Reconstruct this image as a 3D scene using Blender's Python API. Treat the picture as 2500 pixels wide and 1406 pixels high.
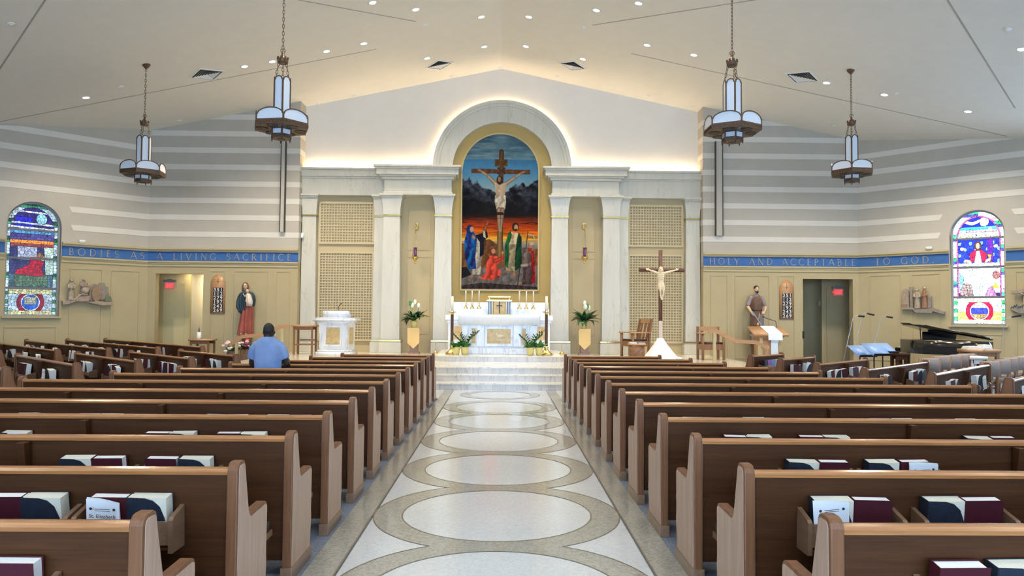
import bpy, bmesh, math, random
import numpy as np
from mathutils import Matrix, Vector
random.seed(7)
for o in list(bpy.data.objects): bpy.data.objects.remove(o)
S = bpy.context.scene
COL = S.collection
# ------------------------------------------------------------------ camera, world, exposure
F, YAW, PIT, ROL, CH = 1800.0, .01344, .0377, .008, 1.63
fw = Vector((math.sin(YAW)*math.cos(PIT), math.cos(YAW)*math.cos(PIT), math.sin(PIT)))
r0 = Vector((math.cos(YAW), -math.sin(YAW), 0)); u0 = r0.cross(fw)
rt = r0*math.cos(ROL) + u0*math.sin(ROL); up = u0*math.cos(ROL) - r0*math.sin(ROL)
cam = bpy.data.cameras.new('camera'); cam.sensor_width = 36; cam.lens = F/2500*36; cam.clip_end = 200
co = bpy.data.objects.new('camera', cam); COL.objects.link(co)
co.matrix_world = Matrix(((rt.x, up.x, -fw.x, 0), (rt.y, up.y, -fw.y, 0), (rt.z, up.z, -fw.z, CH), (0, 0, 0, 1)))
S.camera = co
S.view_settings.view_transform = 'Standard'; S.view_settings.look = 'None'
S.view_settings.exposure = 0.17; S.view_settings.gamma = 1.0; S.view_settings.use_curve_mapping = False
W = bpy.data.worlds.new('sky'); S.world = W; W.use_nodes = True
W.node_tree.nodes['Background'].inputs[0].default_value = (.55, .72, 1, 1)
W.node_tree.nodes['Background'].inputs[1].default_value = 1.0
S.cycles.use_adaptive_sampling = True; S.cycles.adaptive_threshold = .2; S.cycles.max_bounces = 5; S.cycles.diffuse_bounces = 4; S.cycles.glossy_bounces = 3; S.cycles.transmission_bounces = 6
S.cycles.sample_clamp_indirect = 4.0; S.cycles.caustics_reflective = False; S.cycles.caustics_refractive = False
# light levels (the lamps themselves are built with their fixtures further down)
DOWN_W, COVE_E, DAY_E, WINL_E, WINR_E, SANCT_W = 600, 40.0, 16.0, .75, 4.6, 200
WARM = (1, .86, .66); DAY = (.50, .72, 1.0)

def ray(u, v):
    du, dv = u-1250, v-703
    c, s = math.cos(ROL), math.sin(ROL)
    a, b = c*du+s*dv, -s*du+c*dv
    return fw*1.0 + r0*(a/F) - u0*(b/F)
def at(u, v, Y):
    d = ray(u, v); t = Y/d.y; return Vector((d.x*t, Y, d.z*t+CH))
def atz(u, v, z):
    d = ray(u, v); t = (z-CH)/d.z; return Vector((d.x*t, d.y*t, z))
RX, RZ, SL = -.08, 9.62, .209
def zc(x): return RZ - SL*abs(x-RX)
def onceil(u, v):
    d = ray(u, v); s = -1 if u < 1223 else 1
    t = (RZ+SL*s*RX-CH)/(d.z+SL*s*d.x); return Vector((d.x*t, d.y*t, d.z*t+CH))
WY = 23.0; CL = -11.0; CR = 11.2            # front wall plane and its two corners
def onL(u, v, off=0.0):                     # 45 degree wall at the left, X - Y = CL - WY
    d = ray(u, v); t = (CL-WY+off*1.41421)/(d.x-d.y); return Vector((d.x*t, d.y*t, d.z*t+CH))
def onR(u, v, off=0.0):
    d = ray(u, v); t = (CR+WY-off*1.41421)/(d.x+d.y); return Vector((d.x*t, d.y*t, d.z*t+CH))
def sL(p): return (CL-p.x)*1.41421          # distance along the 45 degree walls from the corner
def sR(p): return (p.x-CR)*1.41421

# ------------------------------------------------------------------ materials
MATS = {}
def nt(name):
    m = bpy.data.materials.new(name); m.use_nodes = True; MATS[name] = m
    n = m.node_tree.nodes; return m, n, m.node_tree.links, n['Principled BSDF']
def mat(name, c, c2=None, rough=.5, metal=0, scale=6, st=(1, 1, 1), bump=0, coat=0, spec=.5, emit=0, lo=.35, hi=.65, detail=5, sheen=0, trans=0):
    m, n, l, b = nt(name)
    b.inputs['Base Color'].default_value = (*c, 1); b.inputs['Roughness'].default_value = rough
    b.inputs['Metallic'].default_value = metal; b.inputs['Specular IOR Level'].default_value = spec
    b.inputs['Coat Weight'].default_value = coat; b.inputs['Coat Roughness'].default_value = .12
    b.inputs['Sheen Weight'].default_value = sheen
    b.inputs['Transmission Weight'].default_value = trans
    if emit:
        b.inputs['Emission Color'].default_value = (*c, 1); b.inputs['Emission Strength'].default_value = emit
    if c2 is not None or bump:
        tc = n.new('ShaderNodeTexCoord'); mp = n.new('ShaderNodeMapping'); no = n.new('ShaderNodeTexNoise'); cr = n.new('ShaderNodeValToRGB')
        mp.inputs['Scale'].default_value = st; no.inputs['Scale'].default_value = scale; no.inputs['Detail'].default_value = detail
        l.new(tc.outputs['Object'], mp.inputs[0]); l.new(mp.outputs[0], no.inputs['Vector']); l.new(no.outputs[0], cr.inputs[0])
        e = cr.color_ramp.elements; e[0].position = lo; e[1].position = hi
        e[0].color = (*c, 1); e[1].color = (*(c2 or c), 1); l.new(cr.outputs[0], b.inputs['Base Color'])
        if bump:
            bp = n.new('ShaderNodeBump'); bp.inputs['Strength'].default_value = bump; bp.inputs['Distance'].default_value = .01
            l.new(no.outputs[0], bp.inputs['Height']); l.new(bp.outputs[0], b.inputs['Normal'])
    return m
def wood(name, c, c2, axis, rough=.35, coat=.3):
    m, n, l, b = nt(name)
    tc = n.new('ShaderNodeTexCoord'); mp = n.new('ShaderNodeMapping'); no = n.new('ShaderNodeTexNoise'); n2 = n.new('ShaderNodeTexNoise'); cr = n.new('ShaderNodeValToRGB'); mx = n.new('ShaderNodeMix')
    s = [22, 22, 22]; s['xyz'.index(axis)] = 1.1
    mp.inputs['Scale'].default_value = s; no.inputs['Scale'].default_value = 1.3; no.inputs['Detail'].default_value = 7; no.inputs['Distortion'].default_value = .7
    s2 = n.new('ShaderNodeMapping'); t2 = [160, 160, 160]; t2['xyz'.index(axis)] = 5; s2.inputs['Scale'].default_value = t2; n2.inputs['Scale'].default_value = 1; n2.inputs['Detail'].default_value = 2
    l.new(tc.outputs['Object'], mp.inputs[0]); l.new(mp.outputs[0], no.inputs['Vector']); l.new(tc.outputs['Object'], s2.inputs[0]); l.new(s2.outputs[0], n2.inputs['Vector'])
    mx.data_type = 'FLOAT'; mx.inputs[0].default_value = .35; l.new(no.outputs[0], mx.inputs[2]); l.new(n2.outputs[0], mx.inputs[3]); l.new(mx.outputs[0], cr.inputs[0])
    e = cr.color_ramp.elements; e[0].position = .34; e[1].position = .64; e[0].color = (*c, 1); e[1].color = (*c2, 1)
    l.new(cr.outputs[0], b.inputs['Base Color']); b.inputs['Roughness'].default_value = rough; b.inputs['Coat Weight'].default_value = coat; b.inputs['Coat Roughness'].default_value = .18
    b.inputs['Specular IOR Level'].default_value = .5 if coat > .2 else .16
    bp = n.new('ShaderNodeBump'); bp.inputs['Strength'].default_value = .15; bp.inputs['Distance'].default_value = .002; l.new(n2.outputs[0], bp.inputs['Height']); l.new(bp.outputs[0], b.inputs['Normal'])
    return m
def marble(name, c, vein, scale=1.2, rough=.25, thin=.03, cloud=None):
    m, n, l, b = nt(name)
    tc = n.new('ShaderNodeTexCoord'); mp = n.new('ShaderNodeMapping'); no = n.new('ShaderNodeTexNoise'); ma = n.new('ShaderNodeMath'); m2 = n.new('ShaderNodeMath'); cr = n.new('ShaderNodeValToRGB'); n2 = n.new('ShaderNodeTexNoise'); mx = n.new('ShaderNodeMix')
    mp.inputs['Rotation'].default_value = (.25, .75, .2); mp.inputs['Scale'].default_value = (2.6, 2.6, .45)
    no.inputs['Scale'].default_value = scale; no.inputs['Detail'].default_value = 6; no.inputs['Distortion'].default_value = .35
    ma.operation = 'SUBTRACT'; ma.inputs[1].default_value = .5; m2.operation = 'ABSOLUTE'
    l.new(tc.outputs['Object'], mp.inputs[0]); l.new(mp.outputs[0], no.inputs['Vector']); l.new(no.outputs[0], ma.inputs[0]); l.new(ma.outputs[0], m2.inputs[0]); l.new(m2.outputs[0], cr.inputs[0])
    e = cr.color_ramp.elements; e[0].position = 0; e[1].position = thin; e[0].color = (*vein, 1); e[1].color = (1, 1, 1, 1)
    n2.inputs['Scale'].default_value = 2.2; n2.inputs['Detail'].default_value = 4; l.new(mp.outputs[0], n2.inputs['Vector'])
    c2 = n.new('ShaderNodeValToRGB'); f = c2.color_ramp.elements; f[0].position = .35; f[1].position = .65; f[0].color = (*c, 1); f[1].color = (*(cloud or tuple(x*.94 for x in c)), 1)
    l.new(n2.outputs[0], c2.inputs[0]); mx.data_type = 'RGBA'; mx.blend_type = 'MULTIPLY'; mx.inputs[0].default_value = 1
    l.new(c2.outputs[0], mx.inputs[6]); l.new(cr.outputs[0], mx.inputs[7]); l.new(mx.outputs[2], b.inputs['Base Color']); b.inputs['Roughness'].default_value = rough
    return m
def terrazzo(name, c, c2, rough=.12, sc=70):
    m, n, l, b = nt(name)
    tc = n.new('ShaderNodeTexCoord'); vo = n.new('ShaderNodeTexVoronoi'); no = n.new('ShaderNodeTexNoise'); cr = n.new('ShaderNodeValToRGB'); mx = n.new('ShaderNodeMix')
    vo.inputs['Scale'].default_value = sc; no.inputs['Scale'].default_value = 1.3; l.new(tc.outputs['Object'], vo.inputs['Vector']); l.new(tc.outputs['Object'], no.inputs['Vector'])
    e = cr.color_ramp.elements; e[0].position = .05; e[1].position = .9; e[0].color = (*c2, 1); e[1].color = (*c, 1)
    sp = n.new('ShaderNodeSeparateColor'); l.new(vo.outputs['Color'], sp.inputs[0]); l.new(sp.outputs[0], cr.inputs[0])
    mx.data_type = 'RGBA'; mx.blend_type = 'MULTIPLY'; mx.inputs[0].default_value = .12; l.new(cr.outputs[0], mx.inputs[6]); l.new(no.outputs[0], mx.inputs[7])
    l.new(mx.outputs[2], b.inputs['Base Color']); b.inputs['Roughness'].default_value = rough
    return m
def vcol(name, rough=.6, emit=0, coat=0):
    m, n, l, b = nt(name); a = n.new('ShaderNodeVertexColor'); a.layer_name = 'Col'
    l.new(a.outputs[0], b.inputs['Base Color']); b.inputs['Roughness'].default_value = rough; b.inputs['Coat Weight'].default_value = coat
    if emit:
        l.new(a.outputs[0], b.inputs['Emission Color']); b.inputs['Emission Strength'].default_value = emit; b.inputs['Base Color'].default_value = (.02, .02, .02, 1)
    return m
mat('ceiling', (.80, .765, .68), (.78, .745, .66), rough=.9, scale=3)
mat('white_wall', (.85, .795, .71), (.83, .775, .69), rough=.9, scale=2)
mat('wall_grey', (.47, .43, .36), (.45, .41, .34), rough=.9, scale=2)
mat('wall_stripe', (.66, .62, .545), (.64, .60, .525), rough=.9, scale=2)
mat('wall_cream', (.445, .365, .208), (.43, .35, .197), rough=.75, scale=2)
mat('trim_cream', (.47, .385, .21), rough=.6)
mat('joint', (.40, .37, .32), rough=.9)
mat('blue_band', (.035, .13, .36), (.03, .115, .33), rough=.6, scale=5)
mat('letter', (.31, .295, .275), rough=.45, metal=.2)
mat('gold_wall', (.52, .37, .13), (.50, .355, .12), rough=.7, scale=2)
mat('tan_wall', (.54, .44, .26), (.52, .42, .25), rough=.75, scale=2)
mat('lattice', (.56, .47, .29), rough=.7)
mat('lattice_back', (.40, .325, .20), rough=.9)
marble('marble', (.60, .575, .49), (.86, .83, .76), 1.0, .35, .010)
marble('altar_marble', (.76, .77, .80), (.74, .76, .82), 1.6, .2, .03, cloud=(.68, .71, .77))
marble('step_marble', (.62, .595, .575), (.72, .71, .71), 2.2, .15, .02, cloud=(.52, .505, .50))
marble('tread_marble', (.78, .74, .64), (.70, .66, .55), 1.8, .10, .02)
mat('tan_stone', (.62, .46, .22), (.46, .33, .15), rough=.4, scale=9)
mat('relief_stone', (.72, .62, .45), rough=.6)
mat('gold', (.83, .58, .20), rough=.22, metal=1)
mat('brass', (.72, .50, .20), rough=.28, metal=1)
mat('gold_leaf', (.55, .36, .13), rough=.42, metal=.9); mat('frame_gold', (.55, .40, .17), rough=.5, metal=.3)
mat('bronze', (.16, .095, .055), (.11, .065, .04), rough=.45, metal=.6, scale=30)
mat('bronze_dark', (.06, .04, .03), rough=.5, metal=.5)
mat('lamp_glass', (.64, .69, .76), rough=.25, spec=.6)
mat('black', (.006, .006, .007), rough=.5)
mat('black_gloss', (.004, .004, .005), rough=.08, coat=.6)
mat('dark_grey', (.03, .03, .032), rough=.5)
mat('grey_metal', (.35, .35, .36), rough=.4, metal=.8)
mat('white_plastic', (.75, .75, .74), rough=.4)
mat('light_lens', (1, .93, .80), emit=9)
mat('trim_white', (.80, .79, .76), rough=.5)
terrazzo('floor_white', (.64, .66, .665), (.56, .58, .59))
terrazzo('floor_beige', (.42, .40, .345), (.31, .295, .255))
mat('divider', (.20, .18, .13), rough=.4, metal=.4)
mat('carpet', (.115, .135, .18), (.19, .215, .265), rough=.95, scale=90, bump=.5, st=(1, .35, 1))
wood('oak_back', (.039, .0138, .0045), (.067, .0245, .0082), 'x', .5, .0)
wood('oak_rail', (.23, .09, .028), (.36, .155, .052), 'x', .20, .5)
wood('oak_end', (.32, .205, .145), (.42, .285, .21), 'z', .42, .15)
wood('oak_side', (.17, .075, .038), (.24, .115, .06), 'z', .4, .15)
wood('oak_edge', (.115, .048, .021), (.19, .085, .040), 'z', .38, .15)
wood('oak_plinth', (.15, .08, .045), (.21, .12, .07), 'y', .3, .4)
wood('oak_chair', (.19, .085, .038), (.27, .13, .06), 'z', .38, .25)
wood('oak_light', (.42, .22, .10), (.52, .29, .14), 'x', .35, .3)
mat('kneeler_pad', (.055, .035, .03), rough=.5)
mat('cover_maroon', (.055, .004, .011), (.045, .0035, .009), rough=.6, spec=.3, scale=40)
mat('cover_navy', (.010, .014, .024), (.015, .021, .034), rough=.5, spec=.3, scale=40)
mat('paper', (.76, .75, .72), (.68, .67, .63), rough=.8, scale=200, st=(1, 1, 1))
mat('paper_cream', (.70, .66, .55), (.62, .58, .47), rough=.8, scale=200)
mat('bulletin', (.78, .79, .82), rough=.6)
mat('ink', (.03, .03, .035), rough=.7)
mat('cloth_white', (.84, .85, .88), rough=.85, sheen=.2)
mat('satin_gold', (.72, .50, .20), rough=.5, sheen=.4)
mat('candle', (.85, .80, .66), rough=.5)
mat('leaf_dark', (.012, .05, .018), (.03, .10, .03), rough=.35, scale=12)
mat('leaf_light', (.06, .20, .05), (.10, .28, .07), rough=.45, scale=12)
mat('petal_white', (.80, .80, .70), rough=.5)
mat('petal_pink', (.72, .06, .20), rough=.6); mat('petal_pale', (.85, .55, .55), rough=.6)
mat('pot_yellow', (.78, .66, .25), (.72, .60, .22), rough=.4, scale=14)
mat('upholstery', (.30, .25, .225), (.26, .215, .195), rough=.9, scale=60)
mat('exit_white', (.6, .58, .55), rough=.5); mat('exit_face', (.62, .20, .18), rough=.5, emit=.25)
mat('exit_red', (1, .035, .045), emit=2.2)
mat('amethyst', (.10, .005, .09), rough=.1, coat=.5)
mat('red_glow', (.9, .1, .3), emit=1.5)
mat('music_blue_lit', (.20, .34, .62), rough=.35)  # blue light on the music stand desks, put into their colour
mat('skin_dark', (.030, .017, .012), rough=.5)
mat('hair_black', (.010, .008, .008), rough=.7)
mat('shirt_blue', (.135, .22, .43), (.20, .275, .46), rough=.9, scale=5, lo=.4, hi=.6)
mat('trousers', (.03, .03, .035), rough=.9)
mat('skin_statue', (.60, .40, .27), rough=.5)
mat('hair_brown', (.14, .075, .035), rough=.6)
mat('robe_red', (.36, .085, .055), (.24, .05, .035), rough=.6, scale=4)
mat('cloak_teal', (.022, .062, .082), (.012, .035, .05), rough=.6, scale=5)
mat('child_white', (.66, .56, .46), rough=.7)
mat('apron_brown', (.17, .085, .05), (.12, .06, .038), rough=.65, scale=5)
mat('tunic_grey', (.20, .17, .16), (.15, .125, .12), rough=.7, scale=6)
mat('sleeve_grey', (.26, .22, .24), rough=.7)
mat('corpus', (.76, .62, .42), rough=.55)
mat('cross_wood', (.14, .06, .04), (.11, .045, .03), rough=.45, scale=8)
mat('post_pink', (.62, .50, .44), rough=.6)
mat('relief_a', (.40, .30, .22), (0.288, 0.216, 0.158), rough=.7, scale=14, bump=.35); mat('relief_b', (.46, .37, .27), (0.331, 0.266, 0.194), rough=.7, scale=14, bump=.35); mat('relief_c', (.33, .215, .125), (0.238, 0.155, 0.090), rough=.7, scale=14, bump=.35)
mat('relief_d', (.25, .27, .20), (0.180, 0.194, 0.144), rough=.7, scale=14, bump=.35); mat('relief_e', (.30, .25, .205), (0.216, 0.180, 0.148), rough=.7, scale=14, bump=.35); mat('relief_green', (.17, .20, .11), (0.122, 0.144, 0.079), rough=.7, scale=14, bump=.35); mat('relief_rust', (.36, .19, .11), (0.259, 0.137, 0.079), rough=.7, scale=14, bump=.35)
mat('lead', (.02, .022, .028), rough=.6)
mat('bar_grey', (.16, .165, .18), rough=.6)
mat('frame_grey', (.33, .33, .32), rough=.6)
mat('passage_yellow', (.66, .56, .30), rough=.8); mat('passage_white', (.82, .80, .72), rough=.8)
mat('passage_light', (1, .80, .48), emit=30)
mat('cove', (1, .76, .48), emit=COVE_E)
mat('daylight', DAY, emit=DAY_E); mat('daylight_shade', DAY, emit=DAY_E*.25)
vcol('painting', .85); MATS['painting'].node_tree.nodes['Principled BSDF'].inputs['Specular IOR Level'].default_value = .12; vcol('glass_left', .2, WINL_E); vcol('glass_right', .2, WINR_E)
for n_ in ('glass_left', 'glass_right', 'exit_red', 'red_glow', 'light_lens'): MATS[n_].cycles.emission_sampling = 'NONE'

# ------------------------------------------------------------------ mesh helpers
class M:
    def __init__(s, T=None): s.v = []; s.f = []; s.T = T
    def add(s, vs, fs):
        o = len(s.v)
        s.v += [(s.T @ Vector(p))[:] for p in vs] if s.T is not None else [tuple(p) for p in vs]
        s.f += [tuple(i+o for i in f) for f in fs]; return s
    def box(s, x0, x1, y0, y1, z0, z1):
        return s.add([(x0, y0, z0), (x1, y0, z0), (x1, y1, z0), (x0, y1, z0), (x0, y0, z1), (x1, y0, z1), (x1, y1, z1), (x0, y1, z1)],
                     [(0, 3, 2, 1), (4, 5, 6, 7), (0, 1, 5, 4), (1, 2, 6, 5), (2, 3, 7, 6), (3, 0, 4, 7)])
    def taper(s, c0, h0, c1, h1):            # frustum box, c=(x,y,z) centre, h=(hx,hy) half sizes
        vs = [(c0[0]+a*h0[0], c0[1]+b*h0[1], c0[2]) for a, b in ((-1, -1), (1, -1), (1, 1), (-1, 1))] + [(c1[0]+a*h1[0], c1[1]+b*h1[1], c1[2]) for a, b in ((-1, -1), (1, -1), (1, 1), (-1, 1))]
        return s.add(vs, [(0, 3, 2, 1), (4, 5, 6, 7), (0, 1, 5, 4), (1, 2, 6, 5), (2, 3, 7, 6), (3, 0, 4, 7)])
    def beam(s, a, b, w, h, upv=(0, 0, 1)):  # square bar from a to b
        a, b = Vector(a), Vector(b); d = (b-a).normalized(); sd = d.cross(Vector(upv))
        sd = sd.normalized() if sd.length > 1e-6 else Vector((1, 0, 0)); u = sd.cross(d)
        vs = [p+sd*(i*w/2)+u*(j*h/2) for p in (a, b) for i, j in ((-1, -1), (1, -1), (1, 1), (-1, 1))]
        return s.add(vs, [(0, 3, 2, 1), (4, 5, 6, 7), (0, 1, 5, 4), (1, 2, 6, 5), (2, 3, 7, 6), (3, 0, 4, 7)])
    def prism(s, poly, ax, a, b):            # poly in the two other axes (in xyz order), extruded along ax
        n = len(poly); vs = []
        for t in (a, b):
            for p, q in poly: vs.append({'x': (t, p, q), 'y': (p, t, q), 'z': (p, q, t)}[ax])
        return s.add(vs, [tuple(range(n-1, -1, -1)), tuple(range(n, 2*n))] + [(i, (i+1) % n, n+(i+1) % n, n+i) for i in range(n)])
    def tube(s, pts, r, n=8, sq=(1, 1)):
        pts = [Vector(p) for p in pts]; k = len(pts); rr = r if isinstance(r, (list, tuple)) else [r]*k
        vs = []; prev = None
        for i, p in enumerate(pts):
            d = (pts[min(i+1, k-1)]-pts[max(i-1, 0)]); d = d.normalized() if d.length > 0 else Vector((0, 0, 1))
            if prev is None: a = d.orthogonal().normalized()
            else:
                a = prev-d*prev.dot(d); a = a.normalized() if a.length > 1e-6 else d.orthogonal().normalized()
            prev = a; b = d.cross(a)
            vs += [p+a*(math.cos(t*2*math.pi/n)*rr[i]*sq[0])+b*(math.sin(t*2*math.pi/n)*rr[i]*sq[1]) for t in range(n)]
        fs = [(i*n+j, i*n+(j+1) % n, (i+1)*n+(j+1) % n, (i+1)*n+j) for i in range(k-1) for j in range(n)]
        fs += [tuple(range(n-1, -1, -1)), tuple(range((k-1)*n, k*n))]
        return s.add(vs, fs)
    def lathe(s, prof, n=16, c=(0, 0, 0), ph=0, sx=1, sy=1, cap=True):
        vs = [(c[0]+r*sx*math.cos(ph+t*2*math.pi/n), c[1]+r*sy*math.sin(ph+t*2*math.pi/n), c[2]+z) for r, z in prof for t in range(n)]
        k = len(prof); fs = [(i*n+j, i*n+(j+1) % n, (i+1)*n+(j+1) % n, (i+1)*n+j) for i in range(k-1) for j in range(n)]
        if cap and prof[0][0] > 1e-4: fs.append(tuple(range(n-1, -1, -1)))
        if cap and prof[-1][0] > 1e-4: fs.append(tuple(range((k-1)*n, k*n)))
        return s.add(vs, fs)
    def ell(s, c, r, nu=12, nv=8, R=None):
        vs = []
        for i in range(nv+1):
            a = -math.pi/2+math.pi*i/nv
            for j in range(nu):
                b = 2*math.pi*j/nu; p = Vector((r[0]*math.cos(a)*math.cos(b), r[1]*math.cos(a)*math.sin(b), r[2]*math.sin(a)))
                vs.append((R @ p if R else p)+Vector(c))
        return s.add(vs, [(i*nu+j, i*nu+(j+1) % nu, (i+1)*nu+(j+1) % nu, (i+1)*nu+j) for i in range(nv) for j in range(nu)])
    def loft(s, rings):
        n = len(rings[0]); vs = [p for r in rings for p in r]; k = len(rings)
        return s.add(vs, [(i*n+j, i*n+(j+1) % n, (i+1)*n+(j+1) % n, (i+1)*n+j) for i in range(k-1) for j in range(n)] + [tuple(range(n-1, -1, -1)), tuple(range((k-1)*n, k*n))])
    def frame(s, x0, x1, z0, z1, w, y0, y1):  # rectangular frame in the xz plane
        s.box(x0, x1, y0, y1, z1-w, z1); s.box(x0, x1, y0, y1, z0, z0+w); s.box(x0, x0+w, y0, y1, z0+w, z1-w); s.box(x1-w, x1, y0, y1, z0+w, z1-w); return s
    def mesh(s, name, m, smooth=False, weld=True):
        me = bpy.data.meshes.new(name); me.from_pydata(s.v, [], s.f)
        bm = bmesh.new(); bm.from_mesh(me)
        if weld: bmesh.ops.remove_doubles(bm, verts=bm.verts, dist=1e-5)
        bmesh.ops.recalc_face_normals(bm, faces=bm.faces); bm.to_mesh(me); bm.free()
        if m: me.materials.append(MATS[m])
        if smooth:
            for p in me.polygons: p.use_smooth = True
        return me
    def build(s, name, m, parent=None, smooth=False, bevel=0, loc=None, rz=0, seg=2):
        return link(name, s.mesh(name, m, smooth), parent, bevel, loc, rz, seg)
def link(name, me, parent=None, bevel=0, loc=None, rz=0, seg=2):
    o = bpy.data.objects.new(name, me); COL.objects.link(o)
    if parent is not None: o.parent = parent
    if loc is not None: o.location = loc
    if rz: o.rotation_euler[2] = rz
    if bevel:
        b = o.modifiers.new('bevel', 'BEVEL'); b.width = bevel; b.segments = seg; b.limit_method = 'ANGLE'
    return o
def smooth_by_angle(o, deg=40):
    me = o.data
    bm = bmesh.new(); bm.from_mesh(me)
    for f in bm.faces: f.smooth = True
    for e in bm.edges:
        if len(e.link_faces) == 2 and e.calc_face_angle(0) > math.radians(deg): e.smooth = False
    bm.to_mesh(me); bm.free(); return o
def fuse(m, voxel, matn, name, parent=None, it=4):
    t = bpy.data.objects.new('tmp', m.mesh('tmp', None)); COL.objects.link(t)
    r = t.modifiers.new('r', 'REMESH'); r.mode = 'VOXEL'; r.voxel_size = voxel; r.use_smooth_shade = True
    q = t.modifiers.new('s', 'SMOOTH'); q.iterations = it; q.factor = .5
    dg = bpy.context.evaluated_depsgraph_get(); me = bpy.data.meshes.new_from_object(t.evaluated_get(dg))
    bpy.data.objects.remove(t); me.name = name; me.materials.clear(); me.materials.append(MATS[matn])
    for p in me.polygons: p.use_smooth = True
    return link(name, me, parent)
TXT = {}
def text_mesh(body, size, off=0, ext=.001):
    k = (body, round(size, 4))
    if k not in TXT:
        c = bpy.data.curves.new('lettering', 'FONT'); c.body = body; c.size = size; c.align_x = 'CENTER'; c.extrude = ext; c.offset = off
        o = bpy.data.objects.new('tmp', c); COL.objects.link(o); dg = bpy.context.evaluated_depsgraph_get(); me = bpy.data.meshes.new_from_object(o.evaluated_get(dg)); bpy.data.objects.remove(o); TXT[k] = me
    me = TXT[k].copy(); me.materials.clear(); return me
def text(name, body, size, m, parent, loc, off=0, ext=.001, sx=1):
    me = text_mesh(body, size, off, ext); me.materials.append(MATS[m]); o = link(name, me, parent, loc=loc); o.rotation_euler = (math.pi/2, 0, 0); o.scale = (sx, 1, 1); return o
def tag(o, label=None, cat=None, group=None, kind=None):
    if label: o['label'] = label
    if cat: o['category'] = cat
    if group: o['group'] = group
    if kind: o['kind'] = kind
    return o
def thing(name, label, cat, loc=(0, 0, 0), rz=0, group=None, kind=None):
    o = bpy.data.objects.new(name, None); COL.objects.link(o); o.location = loc; o.rotation_euler[2] = rz; o.empty_display_size = .1
    return tag(o, label, cat, group, kind)
def struct(name, mesh_o, label=None): mesh_o['kind'] = 'structure'; return mesh_o
def copy_tree(o, parent=None):
    c = o.copy(); COL.objects.link(c); c.parent = parent
    for ch in list(o.children): copy_tree(ch, c)
    return c
def arc(cx, cy, rx, ry, a0, a1, n):
    return [(cx+rx*math.cos(math.radians(a0+(a1-a0)*i/n)), cy+ry*math.sin(math.radians(a0+(a1-a0)*i/n))) for i in range(n+1)]
ORD = ['front', 'second', 'third', 'fourth', 'fifth', 'sixth', 'seventh', 'eighth', 'ninth', 'tenth', 'eleventh', 'twelfth', 'thirteenth']
NTH = ['first'] + ORD[1:]
# ------------------------------------------------------------------ the room shell
XL, XR = -6.36, 6.30
LW = 9.0; q7 = 1/math.sqrt(2)
SLX, SRX, SYE = CL-LW*q7, CR+LW*q7, WY-LW*q7
YB = -9.0
z0 = 3.245; z1 = 3.54
TL = Matrix(((-q7, -q7, 0, CL), (-q7, q7, 0, WY), (0, 0, 1, 0), (0, 0, 0, 1)))
TR = Matrix(((q7, q7, 0, CR), (-q7, q7, 0, WY), (0, 0, 1, 0), (0, 0, 0, 1)))
TI = Matrix.Translation((0, WY, 0))
fl = struct('floor', M().box(SLX-.3, SRX+.3, YB-.3, 27, -.2, 0).build('floor', 'carpet'))
# ceiling: two sloping planes with control joints
ce = thing('ceiling', None, None, kind='structure')
for n_, xs in (('slope', (SLX-.4, RX)), ('slope', (RX, SRX+.4))):
    a, b = xs
    M().prism([(a, zc(a)), (b, zc(b)), (b, zc(b)+.15), (a, zc(a)+.15)], 'y', YB-.3, 24.2).build(n_, 'ceiling', ce)
def cjoint(p, q):
    M().beam(p+Vector((0, 0, -.001)), q+Vector((0, 0, -.001)), .035, .006).build('control_joint', 'joint', ce)
def cp(x, y): return Vector((x, y, zc(x)))
for s in (-1, 1):
    cjoint(cp(s*3.5, 20.0), cp(s*13.9, 20.0)); cjoint(cp(s*2.27, 18.7), cp(s*9.0, 11.97)); cjoint(cp(s*6.0, 11.4), cp(s*12.8, 18.1))
# front walls
ST = [at(500, y, WY).z for y in (572, 532, 491, 450.5, 409, 367, 326, 285)]
dz = (ST[7]-ST[0])/7; ST = [ST[0]+dz*i for i in range(10)]
def wall_trim(p, T, a, b, holes=()):
    segs = []; c = a
    for h in sorted(holes): segs.append((c, h[0])); c = h[1]
    segs.append((c, b))
    for c, d in segs:
        M(T).box(c, d, -.012, .0, z0, z1).build('frieze_band', 'blue_band', p)
        M(T).box(c, d, -.06, 0, z1, z1+.06).box(c, d, -.10, 0, z1+.06, z1+.11).build('cornice_moulding', 'trim_cream', p)
        M(T).box(c, d, -.07, 0, z0-.045, z0).box(c, d, -.045, 0, z0-.09, z0-.045).box(c, d, -.025, 0, z0-.17, z0-.09).build('ledge_moulding', 'trim_cream', p)
def panel_mould(p, T, a, b, lo, hi):
    M(T).frame(a, b, lo, hi, .03, -.014, 0).build('panel_moulding', 'wall_cream', p)
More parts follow.
